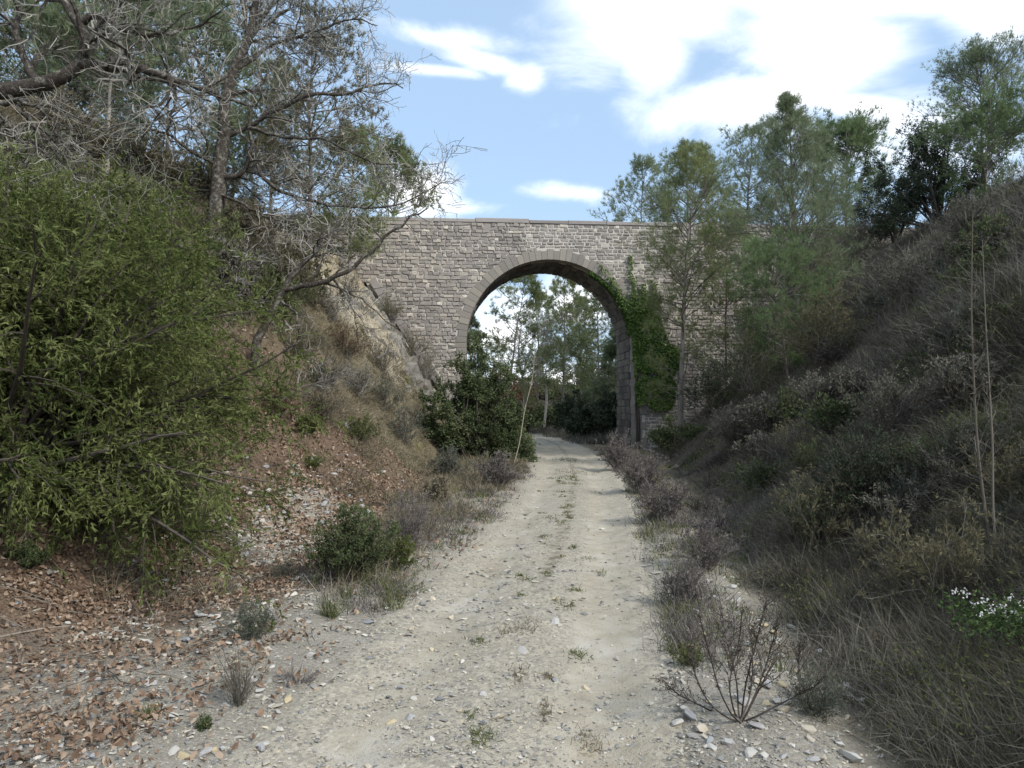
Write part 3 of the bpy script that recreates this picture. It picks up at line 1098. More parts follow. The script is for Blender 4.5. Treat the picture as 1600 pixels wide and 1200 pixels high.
def leafy(name, label, base, lobes, nleaf, lsize, mat, bark='darkbark', trunk_h=None, r0=.1, group=None, cat='tree', stems=1, hang=0.0, parts=('trunk', 'crown')):
    """broadleaf or shrub: stem(s), limbs to each lobe, leaf clumps filling the lobes unevenly. lobes: (dx, dy, dz, rx, ry, rz)"""
    base = np.asarray(base, float)
    root = empty(name, base, label, cat, group)
    wood = MB()
    lobes = np.asarray(lobes, float)
    ends, st = [], []
    for L in lobes:
        for _ in range(7):
            e = L[:3] + rvec(1)[0] * L[3:] * rng.uniform(.3, .9)
            s = np.array([rng.normal(0, .05), rng.normal(0, .05), -.1]) + (0 if stems == 1 else rng.normal(0, .12, 3) * [1, 1, 0])
            mid = s * .5 + e * .5 + rng.normal(0, .08 * np.linalg.norm(e), 3)
            if trunk_h:
                mid = np.array([0, 0, trunk_h]) * .8 + mid * .2
            st.append(spline([s, mid, e], 9))
    st = np.array(st)
    R = np.repeat((r0 * np.linspace(1, .12, 9))[None], len(st), 0) * rng.uniform(.5, 1, (len(st), 1))
    tubes(wood, st, R, 5)
    c1, r1 = grow(st, R, 10, (.3 * lobes[:, 3:].mean(), .75 * lobes[:, 3:].mean()), (25, 70), 5, .25, -hang, .35, 1, .5, .3)
    r1 = np.maximum(r1, .0025)
    c2, r2 = grow(c1, r1, 5, (.12 * lobes[:, 3:].mean(), .4 * lobes[:, 3:].mean()), (25, 70), 4, .25, -hang, .2, 1, .6, .4)
    tubes(wood, c1, r1, 3)
    wood.build(parts[0], M[bark], root, smooth=False)
    tp = c2.reshape(-1, 4, 3)
    k = rng.integers(0, len(tp), nleaf)
    t = rng.random(nleaf) * 2.999
    i = t.astype(int)
    pos = tp[k, i] + (tp[k, i + 1] - tp[k, i]) * (t - i)[:, None] + rng.normal(0, lsize * .5, (nleaf, 3))
    ax = norm(norm(tp[k, i + 1] - tp[k, i]) + .8 * rng.normal(size=(nleaf, 3)))
    tint = np.clip(.5 + .55 * fbm(pos[:, 0] + pos[:, 2], pos[:, 1] - pos[:, 2], 1.3, 2) + rng.normal(0, .17, nleaf), 0, 1)
    fo = MB()
    leaves(fo, pos, ax, lsize, lsize * .5, tint)
    fo.build(parts[1], M[mat], root)
    return root


def conifer_shrub(name, label, base, branches, per, mat, nl, nw, k=3, group=None, bark='darkbark', step=3):
    """juniper: sprays of scale leaves along drooping branchlets; branches (N, n, 3) relative to base"""
    base = np.asarray(base, float)
    root = empty(name, base, label, 'shrub', group)
    br = np.asarray(branches)
    n = br.shape[1]
    R = np.repeat((.030 * np.linspace(1, .2, n))[None], len(br), 0)
    wood = MB()
    tubes(wood, br, R, 5)
    c1, r1 = grow(br, R, per[0], (.45, 1.1), (25, 65), 6, .18, -.07, .25, 1, .5, .3, .35)
    tubes(wood, c1, np.maximum(r1, .003), 3)
    wood.build('stem', M[bark], root)
    c2, r2 = grow(c1, r1, per[1], (.14, .34), (25, 60), 5, .2, -.11, .1, 1, .5, .3, .2)
    pos = c2[:, :, None, :] + rng.normal(0, .008, (*c2.shape[:2], step, 3))
    T = np.gradient(c2, axis=1)
    ax = norm(np.repeat(norm(T)[:, :, None], step, 2))
    cl = np.repeat(rng.normal(0, .16, len(c2)), c2.shape[1] * step)
    pos, ax = pos.reshape(-1, 3), ax.reshape(-1, 3)
    tint = np.clip(.48 + .6 * fbm(pos[:, 0] + pos[:, 2] * .6, pos[:, 1] - pos[:, 2], 1.5, 2) + cl, 0, 1)
    fo = MB()
    needles(fo, pos, ax, k, nl, nw, .42, tint)
    fo.build('foliage', M[mat], root)
    return root


# --- the big juniper on the left
def juniper(label, jb, nbr, size, per, k, nl, nw):
    J = []
    for i in range(nbr):
        az = rng.uniform(0, 2 * math.pi)
        el = math.radians(rng.uniform(-22, 88) if rng.random() < .7 else rng.uniform(35, 88))
        L = rng.uniform(1.25, 2.45) * size
        d = np.array([math.cos(az) * math.cos(el), math.sin(az) * math.cos(el) * .8, math.sin(el)])
        q = [np.array([rng.normal(0, .25), rng.normal(0, .2), .15 if el < 0 else -.1])]
        nstep = 9
        for j in range(1, nstep):
            d = norm(d + .10 * rng.normal(size=3) + np.array([.012, 0, -.02 + (.06 if el > .9 else 0)]))
            q.append(q[-1] + d * L * (1.12 if el > .8 else 1.12) / (nstep - 1))
        J.append(q)
    return conifer_shrub('juniper_shrub', label, jb, np.array(J), per, 'juniper', nl, nw, k, step=1)


juniper('large spreading olive green juniper shrub filling the bank beside the fallen leaves', pz(-4.55, 6.2), 175, 1.03, (11, 10), 3, .058, .0165)
juniper('second juniper shrub rising behind the large one at the foot of the tall bare oak', pz(-5.5, 9.4), 90, .9, (10, 9), 3, .068, .022)

# --- dark evergreen shrub at the left foot of the arch
sb = at_px(742, 22.3, -.1)
leafy('evergreen_shrub', 'large dark green shrub standing before the left foot of the arch', sb,
      [(-1.2, 0, 1.3, 1.1, .9, 1.2), (.1, 0, 1.6, 1.2, .9, 1.5), (1.1, .2, 1.3, 1.0, .9, 1.2), (0, .3, 3.4, .8, .7, 1.0), (-.8, .2, 2.6, .9, .8, 1.0), (.8, .3, 2.6, .8, .8, 1.0), (1.6, .3, .8, .5, .7, .8), (-1.7, .2, .9, .6, .7, .8)],
      42000, .095, 'darkshrub', r0=.06, cat='shrub', stems=3, parts=('stem', 'foliage'))

# --- bare oak that leans in from the left edge
D1 = 7.6
oak1_base = pz(-7.6, 7.9)
trunk1 = spline([oak1_base + [0, 0, -.2], oak1_base + [.15, 0, 1.0], P(-120, 190, D1), P(-40, 150, D1), P(20, 140, D1), P(70, 130, D1), P(112, 112, D1), P(131, 85, D1), P(132, 55, D1), P(116, 28, D1), P(95, -8, D1), P(70, -60, D1)], 30)
limbs1 = [
    ([P(122, 100, D1), P(170, 102, D1), P(215, 112, D1 - .1), P(258, 118, D1 - .1), P(300, 134, D1), P(350, 152, D1 + .1), P(400, 165, D1)], .062),
    ([P(120, 34, D1), P(150, 26, D1), P(185, 38, D1 - .1), P(210, 52, D1), P(255, 52, D1), P(300, 40, D1 + .2), P(345, 18, D1)], .042),
    ([P(60, 134, D1), P(40, 100, D1 + .2), P(30, 50, D1 + .2), P(28, 0, D1 + .3), P(35, -60, D1 + .3)], .055),
    ([P(-40, 158, D1), P(10, 158, D1 - .2), P(50, 164, D1 - .3), P(82, 188, D1 - .3), P(100, 222, D1 - .4), P(150, 240, D1 - .4)], .032),
    ([P(10, 145, D1), P(45, 185, D1 - .4), P(60, 215, D1 - .5), P(40, 262, D1 - .6)], .025),
    ([P(260, 118, D1 - .1), P(275, 150, D1), P(262, 200, D1), P(235, 230, D1)], .024),
    ([P(175, 32, D1), P(190, 0, D1), P(215, -40, D1)], .03),
]
bare_tree('oak_tree', 'bare lichen covered oak whose thick crooked limb reaches in at the top left corner', oak1_base, trunk1, limbs1, .105,
          levels=((9, (.5, 1.3), 7), (6, (.25, .7), 6), (5, (.10, .32), 5)), minr=.0018)

# --- bare oak in the middle of the left bank
oak2_base = hit(328, 398)
D2 = float(oak2_base[1])
trunk2 = spline([oak2_base + [0, 0, -.2], P(331, 372, D2), P(340, 310, D2), P(342, 262, D2), P(350, 215, D2), P(351, 165, D2), P(364, 112, D2), P(388, 62, D2), P(398, 10, D2), P(405, -40, D2)], 24)
limbs2 = [
    ([P(342, 280, D2), P(372, 272, D2), P(393, 240, D2 - .2), P(390, 195, D2 - .2), P(402, 140, D2), P(440, 80, D2)], .075),
    ([P(350, 215, D2), P(415, 182, D2), P(475, 152, D2 - .3), P(540, 146, D2 - .3), P(590, 132, D2), P(630, 138, D2)], .065),
    ([P(393, 240, D2), P(420, 285, D2 - .5), P(470, 310, D2 - .5), P(540, 322, D2 - .5), P(620, 318, D2 - .3), P(690, 285, D2)], .055),
    ([P(345, 262, D2), P(295, 232, D2 - .4), P(248, 205, D2 - .6), P(200, 202, D2 - .8)], .05),
    ([P(352, 170, D2), P(320, 120, D2), P(300, 60, D2 + .3), P(290, 0, D2 + .3)], .055),
    ([P(364, 112, D2), P(430, 70, D2 + .2), P(490, 50, D2), P(550, 30, D2), P(590, 40, D2)], .05),
    ([P(390, 200, D2 - .2), P(450, 215, D2 - .3), P(510, 220, D2 - .6), P(575, 250, D2 - .5), P(650, 262, D2)], .045),
    ([P(342, 300, D2), P(400, 330, D2 - .6), P(440, 345, D2 - .8), P(500, 370, D2 - .8)], .038),
    ([P(388, 62, D2), P(440, 20, D2), P(480, -30, D2)], .04),
    ([P(340, 300, D2), P(280, 290, D2 + .4), P(230, 270, D2 + .4)], .04),
]
bare_tree('oak_tree', 'tall bare grey oak spreading fine twigs across the sky left of the bridge', oak2_base, trunk2, limbs2, .012 * D2,
          levels=((12, (.7, 1.7), 7), (8, (.3, 1.0), 6), (6, (.14, .5), 5)), minr=.0042 * D2 / 13.5)

# --- small crooked oak leaning right before the bridge wall
D3 = 13.0
oak3_base = at_px(398, D3)
trunk3 = spline([oak3_base + [0, 0, -.15], P(400, 540, D3), P(408, 520, D3), P(425, 488, D3), P(444, 450, D3), P(470, 415, D3), P(498, 388, D3), P(505, 350, D3)], 20)
limbs3 = [
    ([P(444, 452, D3), P(482, 446, D3), P(522, 436, D3), P(560, 410, D3), P(592, 376, D3), P(630, 350, D3), P(668, 325, D3)], .058),
    ([P(440, 470, D3), P(462, 488, D3 - .3), P(470, 530, D3 - .4), P(486, 560, D3 - .5), P(502, 585, D3 - .5)], .028),
    ([P(520, 436, D3), P(545, 470, D3), P(556, 500, D3), P(562, 555, D3)], .022),
    ([P(425, 488, D3), P(395, 470, D3 + .3), P(380, 430, D3 + .3)], .03),
    ([P(505, 440, D3), P(560, 465, D3 + .3), P(600, 500, D3 + .4), P(650, 540, D3 + .3)], .022),
    ([P(444, 450, D3), P(440, 420, D3), P(425, 380, D3)], .028),
]
bare_tree('oak_tree', 'small crooked bare oak leaning right in front of the ochre rock', oak3_base, trunk3, limbs3, .085,
          levels=((6, (.35, .95), 7), (4, (.2, .5), 5), (3, (.1, .28), 4)), minr=.0038)

# --- pines and other trees behind the oaks on the left plateau
for i, (px, D, py, cr, lab, mat, start) in enumerate([
        (160, 14.5, -30, 1.9, 'thin straight pine with a pale trunk among the oak limbs at the upper left', 'pine', .42),
        (45, 17, 40, 2.4, 'dark pine behind the oak limb at the left edge', 'pine', .15),
        (255, 20, 10, 2.7, 'dark green pine behind the tall bare oak on its left side', 'pine', .12),
        (120, 24, 90, 3.0, 'broad pine deep in the wood behind the large juniper', 'pineyel', .10)]):
    b = at_px(px, D)
    pine_like(('left', mat, start > .2), lab, b, top_h(b, py, D), cr, start, mat=mat, prof='open', nb=70, sub=7, dens=3, nl=.18, nw=.022)
for px, D, py, cr, lab, mat in [
        (480, 22, 45, 2.2, 'tall dull olive pine just right of the bare oak twigs', 'olive'),
        (420, 25, 110, 2.2, 'green pine half hidden behind the tall bare oak', 'pine'),
        (545, 27, 200, 1.8, 'shorter olive pine above the left end of the parapet', 'pineyel'),
        (610, 37, 225, 2.0, 'small olive pine beyond the left end of the parapet', 'pineyel'),
        (360, 26, 180, 2.3, 'green pine far behind the trunk of the tall bare oak', 'pine')]:
    b = at_px(px, D)
    pine_like(('back', mat), lab, b, top_h(b, py, D), cr, .12, mat=mat, prof='round' if mat == 'olive' else 'open', nb=70, sub=8, dens=3, nl=.18, nw=.019)

# --- pines on the right before the bridge
b = at_px(1062, 26.0)
pine('slender young pine with an upright trunk right of the ivy on the bridge', b, top_h(b, 242, 26), 2.5, .14, mat='pineyel', prof='open', nb=90, sub=8, dens=5, nl=.18, nw=.010, elev=(0, 45), lean=(.4, 0))
b = at_px(1248, 22.0)
pine('tallest pointed pine before the right end of the bridge wall', b, top_h(b, 142, 22), 2.9, .20, mat='pine', prof='cone', nb=130, sub=8, dens=4, nl=.19, nw=.009, elev=(12, 48), lean=(-.2, 0))
b = at_px(1232, 19.0)
pine('small fresh green pine sapling with a pale stem below the pointed pine', b, top_h(b, 395, 19), 1.35, .16, mat='pinegreen', prof='round', nb=60, sub=7, dens=5, nl=.15, nw=.008, elev=(0, 40), lean=(-.5, 0), rad=.035)
b = at_px(1135, 27.0)
pine('thin sparse pine half bare between the slender pine and the sapling', b, top_h(b, 330, 27), 1.8, .2, mat='pineyel', prof='open', nb=60, sub=7, dens=4, nl=.16, nw=.013, rad=.05)
# behind the bridge, right
for px, D, py, cr, lab, mat in [
        (1002, 40, 256, 3.2, 'rounded pine rising behind the parapet right above the ivy', 'pine'),
        (1075, 44, 236, 3.3, 'pine behind the parapet just right of the rounded pine', 'pineyel'),
        (1165, 38, 205, 3.0, 'bushy pine behind the parapet left of the tallest pointed pine', 'pine'),
        (1325, 31, 205, 2.6, 'light green pine with feathery top right of the pointed pine', 'pinegreen')]:
    b = at_px(px, D)
    b[2] = max(b[2], 5.0) if D < 36 else b[2]
    pine(lab, b, top_h(b, py, D), cr, .30, mat=mat, prof='open', nb=85, sub=8, dens=4, nl=.23, nw=.017)
# right bank top
def crest(px, back=0.0):
    Ds = np.arange(8, 27, .1)
    x = (px - 800) / F * Ds
    i = int(np.argmax((gz(x, Ds) - CAMZ) / Ds))
    D = Ds[i] + back
    return at_px(px, D, -.1), D


b, D = crest(1545, 1.5)
pine('tall airy pine at the top of the bank in the upper right corner', b, top_h(b, 88, D), .9 * D / 10, .35, mat='pine', prof='open', nb=80, sub=8, dens=4, nl=.14, nw=.010, elev=(10, 45))
b, D = crest(1548)
pine('low bright green pine on the crest below the tall airy pine', b, top_h(b, 190, D), .85 * D / 10, .04, mat='pinegreen', prof='round', nb=80, sub=8, dens=4, nl=.12, nw=.013, elev=(0, 40), rad=.04)
b, D = crest(1470, .3)
k = D / 10.5
leafy('holm_oak', 'dark rounded holm oak on the crest of the right bank', b, [(0, 0, .9 * k, 1.1 * k, 1, .9 * k), (-.7 * k, .2, .6 * k, .7 * k, .8, .7 * k), (.7 * k, .2, 1.0 * k, .8 * k, .8, .8 * k), (.1, .4, 1.45 * k, .8 * k, .8, .5 * k)], 30000, .07, 'holm', r0=.06)
b, D = crest(1405, .5)
k = D / 11.5
leafy('holm_oak', 'smaller dark holm oak left of the rounded one on the crest', b, [(0, 0, .6 * k, .8 * k, .8, .6 * k), (.3 * k, .3, 1.1 * k, .6 * k, .7, .5 * k)], 12000, .075, 'holm', r0=.05)

# --- seen through the arch
for px, D, py, cr, lab, mat, pf in [
        (790, 47, 432, 3.0, 'leaning open pine seen through the left half of the arch', 'pineyel', 'open'),
        (840, 62, 462, 3.0, 'soft pale pine filling the gap between the leaning pine and the narrow pine', 'pineyel', 'open'),
        (908, 57, 470, 2.8, 'soft pale pine behind the olive pine beyond the arch', 'pine', 'open'),
        (880, 52, 436, 2.7, 'tall narrow pine seen through the middle of the arch', 'pineyel', 'open'),
        (935, 47, 462, 2.5, 'olive pine seen through the right half of the arch', 'pineyel', 'round'),
        (962, 42, 515, 2.2, 'dark pine close behind the right foot of the arch', 'pine', 'cone'),
        (735, 40, 490, 1.6, 'dark pointed conifer behind the left foot of the arch', 'pine', 'cone'),
        (985, 55, 455, 3.0, 'dark broad pine behind the right pier', 'pine', 'round')]:
    b = at_px(px, D)
    pine_like(('arch', mat, pf, px == 790), lab, b, top_h(b, py, D), cr, .16 if pf == 'open' else .05, mat=mat, prof=pf, nb=60, sub=7, dens=4, nl=.27, nw=.022, lean=(1.2, 0) if px == 790 else (0, 0))
for px, D, w, h, lab, mat in [
        (920, 38, 1.6, 2.4, 'dark green bush at the right of the track beyond the arch', 'holm'),
        (955, 36.5, 1.4, 3.0, 'dark bush against the back of the right pier', 'holm'),
        (875, 56, 2.6, 2.6, 'dark bush where the track bends away beyond the arch', 'darkshrub'),
        (835, 58, 2.2, 3.2, 'olive bush beside the bend of the track beyond the arch', 'olive'),
        (900, 47, 1.8, 3.4, 'tall dark bush right of the bend beyond the arch', 'holm'),
        (800, 50, 2.2, 2.8, 'grey green bush left of the track beyond the arch', 'darkshrub'),
        (740, 64, 4.0, 4.2, 'olive thicket far left beyond the arch', 'olive'),
        (795, 72, 4.5, 4.5, 'dull thicket far beyond the arch under the leaning pine', 'drybrown'),
        (850, 76, 5.0, 4.6, 'olive thicket closing the view at the end of the track', 'olive'),
        (905, 68, 4.5, 5.5, 'dark thicket behind the narrow pine beyond the arch', 'darkshrub'),
        (960, 62, 4.0, 6.0, 'dark thicket behind the right pier', 'holm')]:
    b = at_px(px, D, -.1)
    leafy('bush', lab, b, [(-.4 * w, 0, .4 * h, .6 * w, .6 * w, .45 * h), (.4 * w, 0, .4 * h, .6 * w, .6 * w, .4 * h), (0, .2, .65 * h, .6 * w, .6 * w, .4 * h)], 6000, .23, mat, cat='shrub', stems=3, parts=('stem', 'foliage'))
# bare trees beyond the arch
for px, D, py, lab in [(850, 54, 520, 'bare grey tree seen through the arch left of the dark pines'), (815, 49, 505, 'thin bare tree beneath the leaning pine beyond the arch')]:
    b = at_px(px, D)
    top = P(px, py, D)
    tr = spline([b, b * .6 + top * .4 + [.2, 0, 0], b * .3 + top * .7 - [.2, 0, 0], top], 20)
    lims = [([tr[6 + i], tr[8 + i] + [rng.normal(0, 1.0), rng.normal(0, .6), .8], tr[9 + i] + [rng.normal(0, 1.7), rng.normal(0, 1), 1.6]], .035) for i in range(0, 9, 2)]
    bare_tree('bare_tree', lab, b, tr, lims, .09, mat='greytwig', levels=((6, (.8, 1.6), 5), (5, (.4, .9), 4), (4, (.2, .5), 4)), minr=.012)

# --- low dark shrub at the foot of the right pier
b = at_px(1065, 24.5, -.1)
leafy('bush', 'low dark green shrub right of the pale pier base', b, [(0, 0, .7, 1.0, .8, .6), (-.7, 0, .4, .6, .6, .45), (.8, 0, .5, .6, .6, .5)], 8000, .075, 'darkshrub', cat='shrub', stems=3, r0=.04, parts=('stem', 'foliage'))

# ------------------------------------------------------------------ ivy on the right haunch of the arch
def build_ivy():
    base = BO + bp(AR + .12, .12, 0)
    base[2] = float(gz(base[0], base[1]))
    root = empty('ivy', base, 'green ivy climbing the wall over the right side of the arch', 'plant')
    pts, tn = [], []

    def px_to_uz(px, py):
        # meet the wall plane
        o, d = np.array([0, 0, CAMZ]), P(px, py, 1.0) - np.array([0, 0, CAMZ])
        t = np.dot(BO - o, BN) / np.dot(d, BN)
        w = o + d * t - BO
        return np.dot(w, BU), w[2]
    poly = [(988, 440), (992, 462), (1004, 458), (1006, 470), (1018, 465), (1024, 480), (1030, 500), (1042, 535), (1062, 545), (1064, 570), (1048, 590), (1058, 610), (1046, 640), (1020, 640), (1004, 628), (994, 634), (990, 600), (988, 560), (984, 525), (976, 500), (972, 478), (982, 470)]
    uz = np.array([px_to_uz(*p) for p in poly])
    lo, hi = uz.min(0), uz.max(0)
    q = lo + (hi - lo) * rng.random((60000, 2))
    inside = np.zeros(len(q), bool)
    for i in range(len(uz)):
        a, b_ = uz[i], uz[i - 1]
        c = ((a[1] > q[:, 1]) != (b_[1] > q[:, 1])) & (q[:, 0] < (b_[0] - a[0]) * (q[:, 1] - a[1]) / (b_[1] - a[1] + 1e-12) + a[0])
        inside ^= c
    edge = fbm(q[:, 0], q[:, 1], 2.2, 3)
    q = q[inside & (edge > -.42)]
    # leave out what would hang in the opening
    r = np.hypot(q[:, 0], np.maximum(q[:, 1] - SPR, 0))
    q = q[r > AR - .12][:11500]
    depth = .08 + .16 * (fbm(q[:, 0], q[:, 1], 1.6, 2) * .5 + .5) + rng.uniform(0, .16, len(q))
    pos = bp(q[:, 0], depth, q[:, 1])
    tint = .5 + .35 * fbm(q[:, 0], q[:, 1], .9, 3) + rng.normal(0, .18, len(q))
    # thin trails above and along the rim of the vault
    for line in ([(988, 442), (984, 425), (986, 408), (982, 400)], [(1020, 468), (1022, 452), (1020, 440)], [(1006, 462), (1003, 445)], [(975, 470), (960, 446), (948, 428), (935, 415)], [(980, 490), (966, 456), (952, 436)], [(985, 520), (978, 490), (968, 470)]):
        L = spline([px_to_uz(*p) + (0,) for p in line], 30)[:, :2]
        nk = 150
        k = (30 * rng.random(nk) ** 1.5).astype(int)
        qq = L[k] + rng.normal(0, .07, (nk, 2))
        pos = np.vstack([pos, bp(qq[:, 0], rng.uniform(.05, .2, nk), qq[:, 1])])
        tint = np.concatenate([tint, rng.normal(.55, .2, nk)])
    # under the rim, on the soffit
    a = .12 + .95 * rng.random(2600) ** 1.3
    nn_ = -rng.random(2600) ** 2 * .5 + .1
    rr = AR - .04 - rng.uniform(0, .1, 2600)
    keep = rng.random(2600) > .15
    pos = np.vstack([pos, bp(rr * np.cos(a), nn_, SPR + rr * np.sin(a))[keep]])
    tint = np.concatenate([tint, rng.normal(.3, .15, int(keep.sum()))])
    pos = pos + BO - base
    nl = len(pos)
    ax = norm(np.array([0, 0, -1.0]) + .7 * rng.normal(size=(nl, 3)) + .3 * BN)
    nr = norm(BN + np.array([0, 0, .45]) + .55 * rng.normal(size=(nl, 3)))
    mb = MB()
    leaves(mb, pos, ax, .085, .085, tint, nr)
    mb.build('foliage', M['ivy'], root)
    st = MB()
    for u0, u1, zt, r in ((AR + .08, AR + .2, 4.2, .045), (AR + .16, AR + .7, 4.0, .028), (AR + .2, AR + .1, 5.0, .025)):
        L = spline([bp(u0, .10, -.15) + BO - base + [0, 0, 0], bp(u0 + .03, .10, 1.0) + BO - base, bp(u0 - .02, .09, 2.0) + BO - base, bp(u1, .09, zt) + BO - base], 14)
        tubes(st, L[None], (r * np.linspace(1, .45, 14))[None], 6)
    tag(st.build('stem', M['darkbark'], root, smooth=True), kind='stuff')


build_ivy()


# ------------------------------------------------------------------ rocks
def rock_variants(n, k=11):
    out = []
    for i in range(n):
        bm = bmesh.new()
        for p in rvec(k + i % 4):
            bm.verts.new(p * np.array([1, rng.uniform(.55, .95), rng.uniform(.4, .75)]) * rng.uniform(.75, 1.1))
        bmesh.ops.convex_hull(bm, input=list(bm.verts))
        bmesh.ops.delete(bm, geom=[v for v in bm.verts if not v.link_faces], context='VERTS')
        bmesh.ops.triangulate(bm, faces=list(bm.faces))
        bm.verts.index_update()
        V = np.array([v.co[:] for v in bm.verts])
        T = np.array([[v.index for v in f.verts] for f in bm.faces])
        bm.free()
        out.append((V, T))
    return out


RV = rock_variants(16, 8)
RV2 = rock_variants(20, 20)
ROCK_MESH = {}


def rock(x, y, size, colour, label, group=None, sink=.25, name='rock', rz=None, flat=1.0, cat='rock'):
    v = int(rng.integers(0, len(RV2)))
    key = (v, colour)
    if key not in ROCK_MESH:
        ROCK_MESH[key] = MB().add(RV2[v][0], RV2[v][1], .5).mesh('rock', ROCKS[colour])
    o = bpy.data.objects.new(name, ROCK_MESH[key])
    COL.objects.link(o)
    z = max(float(gz(x, y)), float(track_z(x, y)) if abs(x - float(xc(y))) < 1.1 else -9)
    o.location = (x, y, z + size * .5 * flat * (1 - sink * 2) * .6)
    o.scale = (size * .5 * rng.uniform(.9, 1.2), size * .5 * rng.uniform(.8, 1.1), size * .5 * flat * rng.uniform(.8, 1.1))
    o.rotation_euler = (rng.normal(0, .25), rng.normal(0, .25), rng.uniform(0, 6.28) if rz is None else rz)
    return tag(o, label, cat, group)


for px, py, s, c, lab in [
        (818, 1036, 26, 'white', 'bright white angular stone in the middle of the track'),
        (450, 1095, 20, 'yellow', 'yellow ochre stone at the left edge of the track'),
        (868, 990, 18, 'white', 'pale flat stone on the right rut of the track'),
        (755, 1106, 18, 'white', 'small white triangular stone left of the grassy middle strip'),
        (778, 1143, 20, 'beige', 'beige stone beside the tuft at the bottom of the track'),
        (755, 1155, 28, 'grey', 'grey flat stone near the bottom of the track'),
        (640, 1146, 26, 'grey', 'dull grey stone low on the left rut'),
        (613, 1152, 20, 'yellow', 'tan stone at the bottom left of the track'),
        (868, 1083, 14, 'blue', 'small blue grey stone on the right half of the track'),
        (625, 1097, 18, 'blue', 'small blue grey stone on the left half of the track'),
        (1068, 1110, 34, 'white', 'long white slab at the right edge of the track'),
        (1078, 1125, 46, 'blue', 'large flat blue grey slab under the dead bush'),
        (1055, 1138, 30, 'white', 'white slab next to the blue grey slab'),
        (1112, 1172, 22, 'white', 'rounded white stone at the lower right of the track'),
        (1453, 1140, 22, 'blue', 'light blue stone in the dark ditch at the lower right'),
        (1318, 1090, 18, 'yellow', 'yellow stone in the ditch below the grey green herb'),
        (1330, 1185, 50, 'white', 'long pale stone in the ditch at the bottom edge'),
        (1540, 1180, 40, 'grey', 'grey stone in the ditch near the bottom right corner'),
        (1265, 1160, 24, 'beige', 'tan boulder beside the ditch at the bottom right'),
        (230, 898, 26, 'grey', 'square grey stone among brown leaves below the juniper'),
        (190, 1052, 24, 'white', 'white wedge shaped stone in the leaf litter'),
        (163, 1046, 26, 'grey', 'grey stone left of the white wedge shaped stone'),
        (315, 964, 20, 'white', 'pale stone with a sharp corner left of the grass tuft'),
        (405, 1083, 20, 'white', 'white stone right of the dry twiggy plant'),
        (540, 668, 34, 'grey', 'large rounded grey boulder on the leafy slope'),
        (90, 1175, 30, 'grey', 'grey stone at the bottom left corner'),
        (245, 928, 18, 'white', 'small white stone by the bent stick'),
        (1210, 990, 24, 'yellow', 'yellow lump of rock behind the dead bush'),
        (1255, 960, 20, 'beige', 'pale stone right of the dead bush top')]:
    p = hit(px, py)
    rock(p[0], p[1], s / F * p[1] * (1.1 if s < 24 else .85), c, lab, flat=.65, sink=.32)

# loose stones that can be told apart only by their place: scree on the left slope, verges, track
cols = ['white', 'white', 'grey', 'grey', 'blue', 'beige', 'yellow']
word = {'white': 'whitish', 'grey': 'grey', 'blue': 'blue grey', 'beige': 'beige', 'yellow': 'yellowish'}
nr = 0
while nr < 120:
    px, py = rng.normal(480, 80), rng.normal(785, 38)
    p = hit(px, py)
    if p[1] > 15 or p[0] > -1.2:
        continue
    c = cols[rng.integers(0, 5)]
    sz = rng.uniform(.06, .16)
    rock(p[0], p[1], sz, c, ('small ' if sz < .09 else 'large ' if sz > .13 else 'middling ') + word[c] + ' stone at the ' + ('lower' if py > 800 else 'upper' if py < 768 else 'middle') +
         ' part of the scree ' + ('beside the dark broom bush' if px > 500 else 'beside the juniper' if px < 430 else 'between juniper and broom bush'), 'stones of the scree on the left slope', .15)
    nr += 1
nr = 0
while nr < 150:
    side = rng.random() < .52
    py = rng.uniform(900, 1195)
    px = rng.uniform(20, 640 - (py - 900) * .75) if side else rng.uniform(1040 + (py - 930) * .2, 1200 + (py - 900) * .9)
    p = hit(px, py)
    c = cols[rng.integers(0, 7)]
    if side:
        sz = rng.uniform(.035, .085)
        rock(p[0], p[1], sz, c, ('small ' if sz < .052 else 'large ' if sz > .07 else 'middling ') + word[c] + ' stone ' + ('among the brown leaves' if p[0] < -1.7 else 'on the gravel') +
             ' left of the track ' + ('beside dry plants' if p[1] > 4 else 'below dry plants'), 'loose stones on the left verge', .25, flat=.75)
    else:
        sz = rng.uniform(.04, .11)
        rock(p[0], p[1], sz, c, ('small ' if sz < .06 else 'large ' if sz > .09 else 'middling ') + word[c] + ' loose stone beside the ditch ' + ('beyond the dead bush' if p[1] > 4.3 else 'around the foot of the dead bush' if p[1] > 3.5 else 'below the dead bush'),
             'loose stones along the ditch', .25, flat=.75)
    nr += 1


